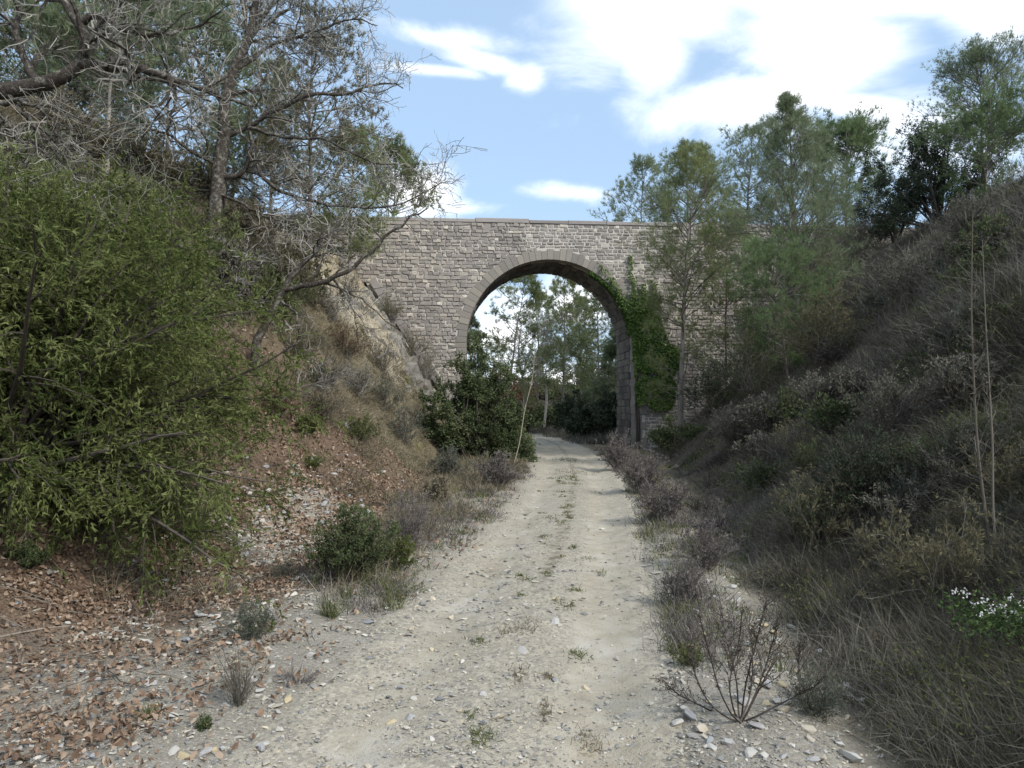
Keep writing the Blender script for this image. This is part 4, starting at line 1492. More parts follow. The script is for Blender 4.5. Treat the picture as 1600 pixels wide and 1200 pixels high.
def scatter_rocks(name, x, y, size, mat, tint=None, flat=.7):
    mb = MB()
    n = len(x)
    v = rng.integers(0, len(RV), n)
    d = x - xc(y)
    z = np.where(np.abs(d) < 1.08, np.maximum(track_z(x, y), gz(x, y)), gz(x, y))
    for k, (V, T) in enumerate(RV):
        i = np.flatnonzero(v == k)
        if not len(i):
            continue
        s = size[i][:, None, None] * .5
        a = rng.uniform(0, 6.28, len(i))
        ca, sa = np.cos(a)[:, None], np.sin(a)[:, None]
        sc_ = np.stack([rng.uniform(.8, 1.25, len(i)), rng.uniform(.7, 1.1, len(i)), flat * rng.uniform(.6, 1.2, len(i))], -1)
        W_ = V[None] * sc_[:, None]
        q = np.stack([W_[..., 0] * ca - W_[..., 1] * sa, W_[..., 0] * sa + W_[..., 1] * ca, W_[..., 2] + .5 * W_[..., 0] * rng.normal(0, .4, (len(i), 1))], -1) * s
        q += np.stack([x[i], y[i], z[i] + size[i] * .10], -1)[:, None]
        f = (T[None] + (np.arange(len(i)) * len(V))[:, None, None]).reshape(-1, 3)
        t = rng.random(len(i)) if tint is None else tint[i]
        mb.add(q.reshape(-1, 3), f, np.repeat(t, len(V)))
    return tag(mb.build(name, mat), kind='stuff')


def view_points(n, dmin, dmax, mask, tries=6, power=1.0):
    """points on the ground in the field of view, about evenly spread in the picture; mask(x, y) gives a keep probability"""
    D = 1 / rng.uniform(1 / dmax ** power, 1 / dmin ** power, n * tries)
    D = D ** (1 / power)
    x = rng.uniform(-.85, .85, n * tries) * D
    k = rng.random(n * tries) < mask(x, D)
    return x[k][:n], D[k][:n]


def m_gravel(x, y):
    st, le, ro, da = masks(x, y)
    d = np.abs(x - xc(y))
    nz = fbm(x, y, 1.3, 3)
    on = (d < 1.1) * np.clip(.30 + .5 * nz + .45 * sstep(.1, -.3, x - xc(y)) + .25 * np.exp(-(d / .25) ** 2), .08, 1)
    return np.clip(np.maximum(st * .9 * (d >= 1.0), on), 0, 1) * (1 - .6 * da)


gx, gy = view_points(28000, 2.5, 24, m_gravel, 6, 1.25)
scatter_rocks('gravel', gx, gy, np.clip(rng.lognormal(-3.95, .52, len(gx)), .009, .10) * np.clip(gy / 5, .75, 1.5), M['gravel'], flat=.6)


def m_scree(x, y):
    n2 = fbm(x, y, 3.1, 3)
    return np.clip(np.exp(-(((x + 2.65) / .8) ** 2 + ((y - 9.3) / 2.3) ** 2)) * (.7 + .8 * n2), 0, 1) * (x < -1.3)


gx, gy = view_points(2400, 5, 15, m_scree, 90)
scatter_rocks('scree', gx, gy, rng.uniform(.03, .11, len(gx)), M['gravel'], np.clip(rng.normal(.68, .18, len(gx)), 0, .93))

# ochre and grey rock outcrop beside the left end of the bridge
def build_outcrop():
    xs, ys = np.arange(-9.5, -2.2, .09), np.arange(23.6, 30.4, .09)
    X, Y = np.meshgrid(xs, ys)
    crag = 1 - np.abs(fbm(X * .8 + Y * .3, Y * .9, 1.1, 5)) * 2.2
    step = np.round((gz(X, Y) + .5 * fbm(X, Y, .8, 3)) / .55) * .55 - gz(X, Y)
    edge = sstep(23.6, 25.0, Y + .9 * fbm(X, Y, .6, 3)) * sstep(-2.3, -3.4, X + .5 * fbm(X, Y, .7, 3)) * sstep(-7.6, -6.5, X + .6 * fbm(X, Y, .9, 3))
    Z = gz(X, Y) - .55 + edge * (.34 + .42 * crag * .8 + .95 * step * .7 + .26 * fbm(X, Y, 2.6, 4)) - .30 * sstep(28.6, 29.5, Y - .08 * (X + 4.5))
    X = X + .34 * fbm(X, Z * 1.6 + Y, 1.6, 4)
    i = np.arange(X.size).reshape(X.shape)
    q = np.stack([i[:-1, :-1], i[:-1, 1:], i[1:, 1:], i[1:, :-1]], -1).reshape(-1, 4)
    tint = np.clip(.12 + .60 * sstep(4.9, 6.9, Z + 1.3 * fbm(X, Y, .7, 2)), 0, 1)
    o = MB().add(np.stack([X, Y, Z], -1), q, tint.ravel()).build('rock_outcrop', M['outcrop'], smooth=False)
    tag(o, 'pale ochre and grey rock outcrop against the sloping stone kerb of the bridge', 'rock')


build_outcrop()


# ------------------------------------------------------------------ ground cover (stuff)
def m_rb0(x, y):
    return (x > toe_r(y)) * (x < toe_r(y) + 6)


def m_leaf(x, y):
    st, le, ro_, da = masks(x, y)
    thin = (.35 + .65 * sstep(-.25, .2, fbm(x, y, 1.9, 3))) * (.22 + .78 * sstep(4.2, 7.5, y + 1.5 * fbm(x, y, .7, 3) - .5 * (x + 3)))
    return np.clip((le * (.9 - .5 * st) + .07 * st * (x < xc(y) - .9)) * thin, 0, 1)


lx, ly = view_points(36000, 2.5, 22, m_leaf, 9, 1.1)
pos = gp(lx, ly) + np.stack([0 * lx, 0 * lx, rng.uniform(-.012, .045, len(lx))], -1)
nrm_ = norm(gn(lx, ly) + .8 * rng.normal(size=(len(lx), 3)))
ax = norm(np.cross(nrm_, rvec(len(lx))))
mb = MB()
litter(mb, pos, ax, nrm_, .043, .029)
lx, ly = view_points(11000, 8, 21, m_leaf, 9, .5)                      # the farther slope
pos = gp(lx, ly) + np.stack([0 * lx, 0 * lx, rng.uniform(.005, .06, len(lx))], -1)
nrm_ = norm(gn(lx, ly) + .8 * rng.normal(size=(len(lx), 3)))
leaves(mb, pos, norm(np.cross(nrm_, rvec(len(lx)))), .075, .055, rng.random(len(lx)), nrm_)
lx, ly = view_points(2200, 3, 16, lambda x, y: m_rb0(x, y) * sstep(.0, .3, fbm(x, y, 1.3, 2)), 12, .9)   # a few blown onto the right bank
pos = gp(lx, ly) + np.stack([0 * lx, 0 * lx, rng.uniform(.02, .16, len(lx))], -1)
leaves(mb, pos, rvec(len(lx)), .05, .035, rng.random(len(lx)) * .7)
tag(mb.build('fallen_leaves', M['deadleaf']), kind='stuff')


tx, ty = view_points(1400, 3.2, 20, lambda x, y: np.clip(masks(x, y)[1] * (.25 + .75 * sstep(4, 7.5, y)) + .5 * m_rb0(x, y), 0, 1), 9, .6)
nt = len(tx)
L_ = rng.uniform(.05, .22, nt)
a_ = rng.uniform(0, 6.28, nt)
pt = np.stack([tx[:, None] + np.cos(a_)[:, None] * L_[:, None] * np.linspace(-1, 1, 4), ty[:, None] + np.sin(a_)[:, None] * L_[:, None] * np.linspace(-1, 1, 4)], -1) + rng.normal(0, .012, (nt, 4, 2))
pt = np.concatenate([pt, (gz(pt[..., 0], pt[..., 1]) + rng.uniform(.01, .06, (nt, 1)))[..., None]], -1)
mb = MB()
tubes(mb, pt, np.repeat(rng.uniform(.0018, .0045, (nt, 1)), 4, 1), 3)
tag(mb.build('twig_litter', M['sapling']), kind='stuff')


def tufts(mb, x, y, nb, L, w, spread, droop, dz=0.0, tint=None, segs=2, rad=.06, lean=None):
    """clumps of blades standing on the ground; droop bends them downhill"""
    n = len(x)
    c = gp(x, y)
    nr_ = gn(x, y)
    down = nr_ * np.array([1, 1, 0]) - np.array([0, 0, .25])
    Ls = L * rng.uniform(.5, 1.4, n)
    b = np.repeat(c, nb, 0) + rng.normal(0, 1, (n * nb, 3)) * np.array([rad, rad, 0])
    b[:, 2] = gz(b[:, 0], b[:, 1]) - .02 + dz
    d = norm(np.repeat(nr_ * .3 + [0, 0, .7], nb, 0) + spread * rng.normal(size=(n * nb, 3)))
    if lean is not None:
        d = norm(d + np.asarray(lean))
    bend = droop * np.repeat(down, nb, 0) + .25 * rng.normal(size=(n * nb, 3)) + np.array([0, 0, -.35 * droop])
    t = np.repeat(rng.random(n) if tint is None else tint, nb) + rng.normal(0, .15, n * nb)
    blades(mb, b, d, np.repeat(Ls, nb) * rng.uniform(.6, 1.15, n * nb), np.broadcast_to(w, (n,)).repeat(nb), bend, t, segs)


def m_rbank(x, y):
    return sstep(-.25, .25, x - toe_r(y) + .25 * fbm(x, y, 1.2, 2)) * (x < toe_r(y) + 10.5) * (y < 29.6)


# shaded right bank: drooping grass hummocks
def hummocks(name, n, dmin, dmax, mask, mat, nb, L, w, spread, droop, rad, power=.8):
    x, y = view_points(n, dmin, dmax, mask, 8, power)
    x = x + .25 * fbm(x, y, 1.7, 2)
    mb = MB()
    for part in range(4):                              # four habits: long drooping, upright, flattened, short
        i = np.flatnonzero(rng.integers(0, 4, len(x)) == part)
        k = ((1.0, 1.0, 1.0), (.8, .7, .15), (.75, 1.6, .6), (.5, 1.2, .4))[part]
        tufts(mb, x[i], y[i], nb, L * k[0], w[0] + w[1] * y[i], spread * k[1], droop * k[2], segs=2, rad=rad,
              tint=np.clip(.45 + .95 * fbm(x[i], y[i], .8, 3) + rng.normal(0, .2, len(i)), 0, 1), lean=rng.normal(0, .25, 3) * [1, 1, 0])
    return tag(mb.build(name, M[mat]), kind='stuff')


hum = lambda x, y: np.clip(.48 + 2.0 * fbm(x, y, 1.0, 3), .02, 1)
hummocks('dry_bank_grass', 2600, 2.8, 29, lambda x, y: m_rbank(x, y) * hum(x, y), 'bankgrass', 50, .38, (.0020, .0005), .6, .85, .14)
hummocks('bank_undergrowth', 1200, 2.8, 29, lambda x, y: m_rbank(x, y) * hum(x + 31, y), 'brush', 44, .34, (.0022, .0005), .8, .15, .14)
hummocks('green_bank_grass', 1200, 2.8, 27, lambda x, y: m_rbank(x, y) * sstep(.0, .35, fbm(x + 40, y, .5, 3)), 'grass', 32, .24, (.0026, .0006), .65, .6, .1)
hummocks('brushwood', 1500, 6, 29, lambda x, y: m_rbank(x, y) * sstep(1.5, 4.0, x - toe_r(y) + 3 * fbm(x, y, .3, 2)) * hum(x, y + 17), 'brush', 40, .56, (.003, .0006), .6, .2, .16, .6)


x, y = view_points(900, 2.8, 22, lambda x, y: m_rbank(x, y) * sstep(.08, .3, fbm(x + 71, y + 5, .9, 3)), 16, .9)
n_ = len(x)
c_ = np.repeat(gp(x, y), 22, 0) + rng.normal(0, 1, (n_ * 22, 3)) * np.array([.11, .11, .05]) + [0, 0, .09]
c_[:, 2] = np.maximum(c_[:, 2], gz(c_[:, 0], c_[:, 1]) + .02)
mb = MB()
leaves(mb, c_, norm(rvec(len(c_)) + [0, 0, .4]), .022 + .002 * c_[:, 1], .013 + .0012 * c_[:, 1], np.repeat(rng.random(n_), 22) * .7 + .3 * rng.random(n_ * 22))
tag(mb.build('bank_weeds', M['grass']), kind='stuff')


# left slope: pale dry grass before the bridge, greenish tufts
def m_lgrass(x, y):
    st, le, ro_, da = masks(x, y)
    return (x < xc(y) - 1.35) * np.clip(1 - le * (.93 - .35 * sstep(9, 14, y)) - st * .85, .0, 1) * np.clip(.55 + 1.2 * fbm(x, y + 9, .8, 3), .05, 1) * sstep(3.5, 8.5, y + 2 * fbm(x, y, .7, 2)) * (1 - .75 * ro_) * (y < 30) * (x > -12)


x, y = view_points(3600, 4, 29.5, m_lgrass, 9, .5)
mb = MB()
tufts(mb, x, y, 30, .30, .003 + .0006 * y, .55, .55, rad=.09, tint=np.clip(.5 + .6 * fbm(x, y, .7, 3), 0, 1))
tag(mb.build('dry_slope_grass', M['drygrass']), kind='stuff')
x, y = view_points(1000, 4, 29.5, lambda x, y: m_lgrass(x, y) * sstep(0, .3, fbm(x + 13, y, .6, 3)), 14, .8)
mb = MB()
tufts(mb, x, y, 26, .22, .003 + .0006 * y, .5, .5, rad=.07)
tag(mb.build('green_slope_grass', M['grass']), kind='stuff')


# verges: sparse grass and dry herbs on both edges of the track
def m_verge(x, y):
    d = np.abs(x - xc(y))
    return sstep(.98, 1.2, d + .15 * fbm(x, y, 1.4, 2)) * sstep(3.2, 1.3, d) * sstep(5.0, 12, y + 4 * fbm(x, y, .8, 2)) * np.clip(.55 + 1.4 * fbm(x, y, .9, 3), 0.03, 1)


x, y = view_points(1100, 3.2, 36, m_verge, 14, .7)
mb = MB()
tufts(mb, x, y, 24, .12, .003 + .0006 * y, .6, .3, rad=.06, tint=np.clip(rng.normal(.5, .25, len(x)), 0, 1))
tag(mb.build('verge_grass', M['grass']), kind='stuff')
x, y = view_points(800, 4, 40, m_verge, 14, .6)
mb = MB()
tufts(mb, x, y, 30, .19, .003 + .0006 * y, .7, .25, rad=.09)
tag(mb.build('dry_verge_herbs', M['heather']), kind='stuff')
# beyond the arch
x, y = view_points(1500, 33, 75, lambda x, y: (np.abs(x - xc(y)) > 1.2) * (np.abs(x - xc(y)) < 9), 6, .3)
mb = MB()
tufts(mb, x, y, 22, .55, .03, .5, .3, rad=.2)
tag(mb.build('far_undergrowth', M['brush']), kind='stuff')

# ------------------------------------------------------------------ grass tufts down the middle of the track: each a thing
def tuft_thing(px, py, w, label, group=None, mat='grass', name='grass_tuft', L=.10, n=60):
    p = hit(px, py)
    s = w / F * p[1]
    root_p = np.array([p[0], p[1], max(track_z(p[0], p[1]), gz(p[0], p[1]))])
    k = n
    b = rng.normal(0, 1, (k, 3)) * np.array([s * .28, s * rng.uniform(.25, .7), 0])
    d = norm(np.array([0, 0, .6]) + .75 * rng.normal(size=(k, 3)))
    mb = MB()
    blades(mb, b + [0, 0, -.005], d, rng.uniform(.5, 1.2, k) * L, .0025 + .0006 * p[1], .6 * rng.normal(size=(k, 3)) + [0, 0, -.3], rng.random(k))
    root = empty(name, root_p, label, 'grass', group)
    mb.build('foliage', M[mat], root)
    return root


for px, py, w, lab in [
        (750, 1178, 50, 'wide low green tuft at the bottom centre of the track'),
        (920, 1187, 45, 'sparse brown green tuft near the bottom edge right of the middle'),
        (878, 957, 42, 'bright green flat tuft in the middle of the track'),
        (825, 917, 24, 'small leafy green weed on the middle strip'),
        (898, 935, 26, 'yellow green tuft right of the middle strip'),
        (815, 943, 18, 'tiny tuft below the small leafy weed'),
        (905, 1040, 40, 'mossy tuft with a dry rim on the right rut'),
        (820, 993, 50, 'grey dead tuft across the middle strip'),
        (790, 1000, 30, 'thin green tuft left of the grey dead tuft'),
        (748, 1020, 24, 'dark tuft on the left rut'),
        (812, 1075, 30, 'dry tuft behind the white triangular stone'),
        (858, 1075, 18, 'dark green weed right of the dry tuft'),
        (845, 1133, 34, 'withered tuft beside the grey flat stone'),
        (735, 1138, 26, 'low tuft left of the beige stone'),
        (895, 742, 52, 'broad grassy ridge across the track near the arch'),
        (890, 722, 36, 'green patch on the track before the arch')]:
    dry = any(w_ in lab for w_ in ('dead', 'withered', 'dry tuft', 'brown'))
    tuft_thing(px, py, w, lab, None, 'drygrass' if dry else 'grass', L=.04 + .0005 * w, n=130 if w > 30 else 80)
for i in range(34):
    t = rng.random()
    py = 748 + 170 * t ** 1.2
    px = 880 - 20 * t + rng.normal(0, 13 + 20 * t)
    tuft_thing(px, py, rng.uniform(7, 24), 'small grass tuft between the ruts ' + ('near the arch' if py < 785 else 'halfway to the arch' if py < 840 else 'level with the dark broom bush'), 'tufts on the middle strip', L=rng.uniform(.03, .07))


# ------------------------------------------------------------------ single shrubs and herbs
def twig_shrub(name, label, p, r, h, ns, mat, leaf=None, lsize=.02, nleaf=0, stem_r=.004, group=None, cat='shrub', wig=.12, sub=(7, 4), el=(35, 85)):
    root = empty(name, p, label, cat, group)
    az = rng.uniform(0, 2 * math.pi, ns)
    e = np.radians(rng.uniform(*el, ns))
    d = np.stack([np.cos(az) * np.cos(e), np.sin(az) * np.cos(e), np.sin(e)], -1)
    L = 1 / np.sqrt((np.cos(e) / r) ** 2 + (np.sin(e) / h) ** 2) * rng.uniform(.7, 1.1, ns)
    m = 6
    st = np.empty((ns, m, 3))
    st[:, 0] = rng.normal(0, .10 * r, (ns, 3)) * [1, 1, 0] - [0, 0, .02]
    for j in range(1, m):
        d = norm(d + wig * rng.normal(size=d.shape) + [0, 0, .03])
        st[:, j] = st[:, j - 1] + d * (L / (m - 1))[:, None]
    R = np.repeat((stem_r * np.linspace(1, .45, m))[None], ns, 0)
    mb = MB()
    tubes(mb, st, R, 4)
    c1, r1 = grow(st, R, sub[0], (.16 * h, .42 * h), (18, 50), 4, .18, .08, .2, 1, .6, .6)
    ribbons(mb, c1, r1)
    c2, r2 = grow(c1, r1, sub[1], (.06 * h, .20 * h), (18, 50), 3, .15, .08, .2, 1, .7, .7)
    ribbons(mb, c2, r2)
    mb.build('stem', M[mat], root)
    if leaf:
        k = rng.integers(0, len(c2), nleaf)
        t = rng.random((nleaf, 1))
        pos = c2[k, 0] * (1 - t) + c2[k, 2] * t
        ax = norm(norm(c2[k, 2] - c2[k, 0]) + .6 * rng.normal(size=(nleaf, 3)))
        fo = MB()
        leaves(fo, pos, ax, lsize, lsize * .35, np.clip(rng.normal(.5, .2, nleaf) + .3 * (pos[:, 2] / h - .5), 0, 1))
        fo.build('foliage', M[leaf], root)
    return root


def sh(px, py, wpx, hpx, name, label, **kw):
    p = hit(px, py)
    s = p[1] / F
    return twig_shrub(name, label, p, wpx * .5 * s, hpx * s, **kw)


sh(545, 908, 150, 118, 'broom_shrub', 'dark green rounded broom bush on the left verge', ns=46, mat='darkbark', leaf='darkshrub', nleaf=14000, lsize=.032, stem_r=.005, sub=(8, 5))
sh(610, 893, 55, 70, 'broom_shrub', 'bright green sprig at the right side of the dark broom bush', ns=14, mat='darkbark', leaf='juniper', nleaf=2500, lsize=.03, stem_r=.004)
sh(645, 860, 95, 95, 'heather_shrub', 'grey violet dry shrub behind the dark broom bush', ns=40, mat='heather', leaf='heather', nleaf=5000, lsize=.025, stem_r=.004)
sh(775, 762, 75, 55, 'heather_shrub', 'purple tinged heather clump left of the track below the evergreen shrub', ns=40, mat='heather', leaf='heather', nleaf=5000, lsize=.045, stem_r=.007)
sh(375, 1105, 85, 110, 'dry_plant', 'upright dry reddish plant at the edge of the leaf litter', ns=26, mat='brush', stem_r=.003, sub=(6, 4), cat='plant', el=(50, 88))
sh(465, 1068, 75, 42, 'dry_plant', 'low grey cushion of dry twigs right of the upright reddish plant', ns=30, mat='heather', stem_r=.0025, cat='plant', el=(15, 80))
sh(390, 1000, 120, 60, 'dry_plant', 'grey green wispy herb above the upright reddish plant', ns=30, mat='greygreen', leaf='greygreen', nleaf=1500, lsize=.02, stem_r=.0022, cat='plant')
sh(355, 930, 70, 40, 'dry_plant', 'low brown herb among leaves and stones', ns=26, mat='brush', stem_r=.0025, cat='plant', el=(20, 80))
sh(440, 905, 70, 50, 'dry_plant', 'grey brown herb left of the dark broom bush', ns=26, mat='brush', leaf='greygreen', nleaf=800, lsize=.02, stem_r=.0025, cat='plant', el=(20, 80))
sh(232, 1125, 60, 35, 'grass_tuft', 'olive tuft among stones at the lower left', ns=40, mat='grass', stem_r=.0022, sub=(3, 2), cat='grass', el=(35, 85))
sh(320, 1140, 22, 30, 'green_herb', 'small dark green sprig at the lower left edge of the gravel', ns=12, mat='darkshrub', leaf='darkshrub', nleaf=400, lsize=.02, stem_r=.002, cat='plant')
sh(515, 968, 70, 45, 'grass_tuft', 'yellow green grass clump below the dark broom bush', ns=60, mat='grass', stem_r=.0022, sub=(3, 2), cat='grass', el=(35, 85))
sh(40, 885, 70, 40, 'green_herb', 'dark green herb below the juniper at the left edge', ns=24, mat='darkshrub', leaf='darkshrub', nleaf=1500, lsize=.03, stem_r=.003, cat='plant')
sh(490, 735, 40, 28, 'green_herb', 'small green herb on the brown leafy slope', ns=20, mat='darkshrub', leaf='juniper', nleaf=900, lsize=.035, stem_r=.003, cat='plant')
for px, py, w, h, m1, m2, lab in [
        (470, 560, 90, 60, 'brush', 'olive', 'olive brush clump on the slope below the small crooked oak'),
        (540, 560, 90, 55, 'brush', 'drybrown', 'brown brush clump on the slope under the ochre rock'),
        (500, 610, 110, 50, 'brush', 'brush', 'grey brown brush clump above the grey boulder'),
        (600, 640, 90, 55, 'brush', 'greygreen', 'grey green brush clump left of the evergreen shrub'),
        (630, 690, 80, 60, 'heather', 'greygreen', 'pale dry clump at the left foot of the evergreen shrub'),
        (560, 690, 80, 40, 'brush', 'grass', 'low green brown clump right of the grey boulder'),
        (450, 480, 90, 60, 'brush', 'grass', 'yellow green bush behind the small crooked oak'),
        (390, 420, 110, 60, 'brush', 'olive', 'olive bush on the bank behind the juniper'),
        (300, 380, 120, 70, 'brush', 'olive', 'dull bush on the bank at the foot of the tall bare oak'),
        (200, 330, 140, 80, 'darkbark', 'pine', 'dark green bush on the bank left of the tall bare oak'),
        (60, 290, 160, 90, 'darkbark', 'pine', 'dark green bush high on the bank at the left edge'),
        (700, 745, 90, 45, 'heather', 'greygreen', 'grey green low clump at the left verge before the evergreen shrub'),
        (690, 790, 80, 45, 'heather', 'drygrass', 'straw coloured clump at the left edge of the track'),
        (480, 680, 50, 35, 'brush', 'grass', 'small green clump on the leaves above the scree'),
        (520, 500, 110, 70, 'greytwig', 'brush', 'grey twiggy brush under the branches of the small crooked oak'),
        (600, 580, 90, 70, 'brush', 'drygrass', 'straw coloured brush at the lower end of the sloping kerb'),
        (560, 620, 100, 60, 'greytwig', 'brush', 'grey leafless brush between the rock and the evergreen shrub'),
        (665, 600, 80, 75, 'greytwig', 'olive', 'olive brush hiding the lower end of the sloping kerb'),
        (640, 555, 60, 45, 'brush', 'drygrass', 'straw coloured tuft halfway along the sloping kerb'),
        (605, 500, 60, 40, 'brush', 'olive', 'small olive clump on the rock beside the sloping kerb'),
        (545, 470, 80, 45, 'greytwig', 'brush', 'grey twiggy clump on top of the ochre rock'),
        (430, 650, 80, 50, 'greytwig', 'drybrown', 'brown leaved brush right of the juniper branches'),
        (500, 655, 100, 50, 'brush', 'drygrass', 'straw coloured clump just above the grey boulder')]:
    sh(px, py, w, h, 'brush_shrub', lab, ns=34, mat=m1, leaf=m2, nleaf=3000, lsize=.05, stem_r=.006, el=(20, 85))
SCRUB = {}


def scrub(key, label, p, r, h, m1, m2, lsize, stem_r, group):
    """a scrub clump: the first of its kind is built, the others are copies of it, turned and resized"""
    if key not in SCRUB:
        root = SCRUB[key] = twig_shrub('scrub', label, p, .5, .5, 32, m1, leaf=m2, nleaf=2400, lsize=lsize, stem_r=stem_r, group=group, el=(15, 88), wig=.2)
    else:
        src = SCRUB[key]
        root = src.copy()
        COL.objects.link(root)
        for ch in src.children:
            c = ch.copy()
            COL.objects.link(c)
            c.parent = root
    root.location = tuple(p)
    root.scale = (r / .5, r / .5, h / .5)
    root.rotation_euler = (0, 0, rng.uniform(0, 6.28))
    tag(root, label, 'shrub', group)


# scrub on the upper left slope behind the junipers and oaks
n_ = 0
while n_ < 34:
    px, py = rng.uniform(0, 470), rng.uniform(150, 520)
    q_ = hit(px, py, 32)
    if q_[1] > 27 or q_[1] < 7.5 or q_[2] < 2.6:
        continue
    m1, m2, lab = [('brush', 'olive', 'dull olive scrub clump on the upper slope under the bare oaks'), ('brush', 'drygrass', 'straw coloured scrub clump on the upper slope under the bare oaks'),
                   ('darkbark', 'pineyel', 'green scrub clump on the upper slope under the bare oaks'), ('greytwig', 'brush', 'grey leafless scrub clump on the upper slope under the bare oaks')][n_ % 4]
    lab = lab.replace('on the upper slope under the bare oaks', ('behind the large juniper' if q_[1] < 11 else 'between the two junipers and the tall oak' if q_[1] < 16 else 'beyond the tall bare oak') + (' near the crest' if q_[2] > 6 else ' on the slope'))
    r_ = rng.uniform(.4, .8) * (1 + q_[1] / 30)
    scrub(('upper', n_ % 8), lab, q_, r_, r_ * rng.uniform(.8, 1.4), m1, m2, .055, .008, 'scrub clumps on the upper left slope')
    n_ += 1
# scrub clumps scattered over the shaded right bank
n_ = 0
while n_ < 40:
    px, py = rng.uniform(1090, 1600), rng.uniform(330, 960)
    q_ = hit(px, py, 32)
    if q_[0] < toe_r(q_[1]) + .3 or q_[1] > 29 or q_[1] < 4:
        continue
    m1, m2, lab = [('brush', 'olive', 'dull olive scrub clump among the dry grass of the shaded bank'), ('brush', 'brush', 'brown twiggy scrub clump among the dry grass of the shaded bank'),
                   ('darkbark', 'darkshrub', 'dark green scrub clump among the dry grass of the shaded bank'), ('heather', 'greygreen', 'grey green scrub clump among the dry grass of the shaded bank')][n_ % 4]
    up_ = q_[0] - float(toe_r(q_[1]))
    lab = lab.replace('among the dry grass of the shaded bank', ('at the foot of' if up_ < 1.5 else 'halfway up' if up_ < 4 else 'high on') + ' the shaded bank ' +
                      ('before the bare saplings' if q_[1] < 6.5 else 'just beyond the bare saplings' if q_[1] < 10 else 'between saplings and bridge' if q_[1] < 18 else 'close to the bridge'))
    r_ = rng.uniform(.25, .55) * (1 + q_[1] / 30)
    scrub(('bank', n_ % 8 + (8 if q_[1] > 11 else 0)), lab, q_, r_, r_ * rng.uniform(.7, 1.3), m1, m2, .05 if q_[1] > 11 else .03, .006 if q_[1] > 11 else .004, 'scrub clumps on the shaded bank')
    n_ += 1
for px, py, w, h, m2, lab in [(1175, 610, 150, 130, 'darkshrub', 'dark thicket below the small fresh pine sapling'), (1110, 640, 110, 90, 'holm', 'dark bush between the slender pine and the bridge wall'),
                              (1290, 560, 150, 110, 'olive', 'dull thicket right of the small fresh pine sapling'), (1270, 480, 120, 90, 'olive', 'dull thicket at the foot of the pointed pine'),
                              (1318, 420, 130, 95, 'olive', 'olive thicket hiding the right end of the parapet'), (1368, 392, 120, 95, 'brush', 'brown thicket on the crest between parapet and holm oaks'),
                              (1200, 690, 130, 70, 'brush', 'brown thicket low on the bank near the bridge')]:
    sh(px, py, w, h, 'thicket', lab, ns=60, mat='brush', leaf=m2, nleaf=9000, lsize=.065, stem_r=.008, el=(20, 85), wig=.18)
# right verge
sh(1000, 770, 90, 70, 'heather_shrub', 'grey violet clump at the right edge of the track nearest the arch', ns=40, mat='heather', leaf='heather', nleaf=5000, lsize=.04, stem_r=.007)
sh(1040, 815, 100, 75, 'heather_shrub', 'grey violet clump halfway along the right edge of the track', ns=40, mat='heather', leaf='heather', nleaf=5000, lsize=.035, stem_r=.005)
sh(965, 735, 70, 60, 'heather_shrub', 'grey brown clump before the right pier', ns=40, mat='heather', leaf='heather', nleaf=4000, lsize=.05, stem_r=.008)
sh(1105, 890, 120, 75, 'heather_shrub', 'dark grey heather mound beside the right verge stones', ns=46, mat='heather', leaf='heather', nleaf=5000, lsize=.022, stem_r=.004)
sh(1072, 945, 75, 80, 'heather_shrub', 'upright dark heather tuft right beside the track', ns=40, mat='heather', leaf='heather', nleaf=4000, lsize=.018, stem_r=.0035)
sh(1120, 840, 90, 60, 'heather_shrub', 'brown grey brush clump above the dark heather mound', ns=40, mat='brush', leaf='heather', nleaf=3000, lsize=.03, stem_r=.004)
sh(1275, 1120, 150, 80, 'grey_herb', 'grey green wispy herb in the ditch right of the dead bush', ns=40, mat='greygreen', leaf='greygreen', nleaf=3500, lsize=.014, stem_r=.002, cat='plant')
sh(1075, 1040, 50, 38, 'green_herb', 'green weed at the right edge of the track left of the dead bush', ns=20, mat='grass', leaf='grass', nleaf=500, lsize=.025, stem_r=.002, cat='plant')
sh(1360, 800, 190, 130, 'broom_shrub', 'dark blue green broom bush low on the shaded bank', ns=60, mat='darkbark', leaf='holm', nleaf=9000, lsize=.035, stem_r=.007, el=(30, 80))
for px, py, w, h, lab in [(1420, 480, 170, 90, 'brown brush mound high on the shaded bank'), (1330, 430, 150, 80, 'brown brush mound at the top of the bank beside the pointed pine'),
                          (1520, 380, 160, 70, 'brown brush mound below the bright green pine'), (1290, 660, 140, 70, 'dull brush mound below the small sapling pine'),
                          (1150, 700, 120, 60, 'dull brush mound right of the low dark shrub'), (1500, 640, 180, 80, 'grey brush mound behind the bare saplings')]:
    sh(px, py, w, h, 'brush_shrub', lab, ns=70, mat='brush', leaf='brush', nleaf=5000, lsize=.05, stem_r=.007)
sh(1315, 405, 110, 60, 'brush_shrub', 'olive yellow bush on the bank top beside the bridge end', ns=50, mat='brush', leaf='olive', nleaf=7000, lsize=.06, stem_r=.008)
sh(1180, 560, 140, 110, 'brush_shrub', 'bare dark thicket before the wall between two pines', ns=60, mat='darkbark', stem_r=.009, sub=(8, 5))

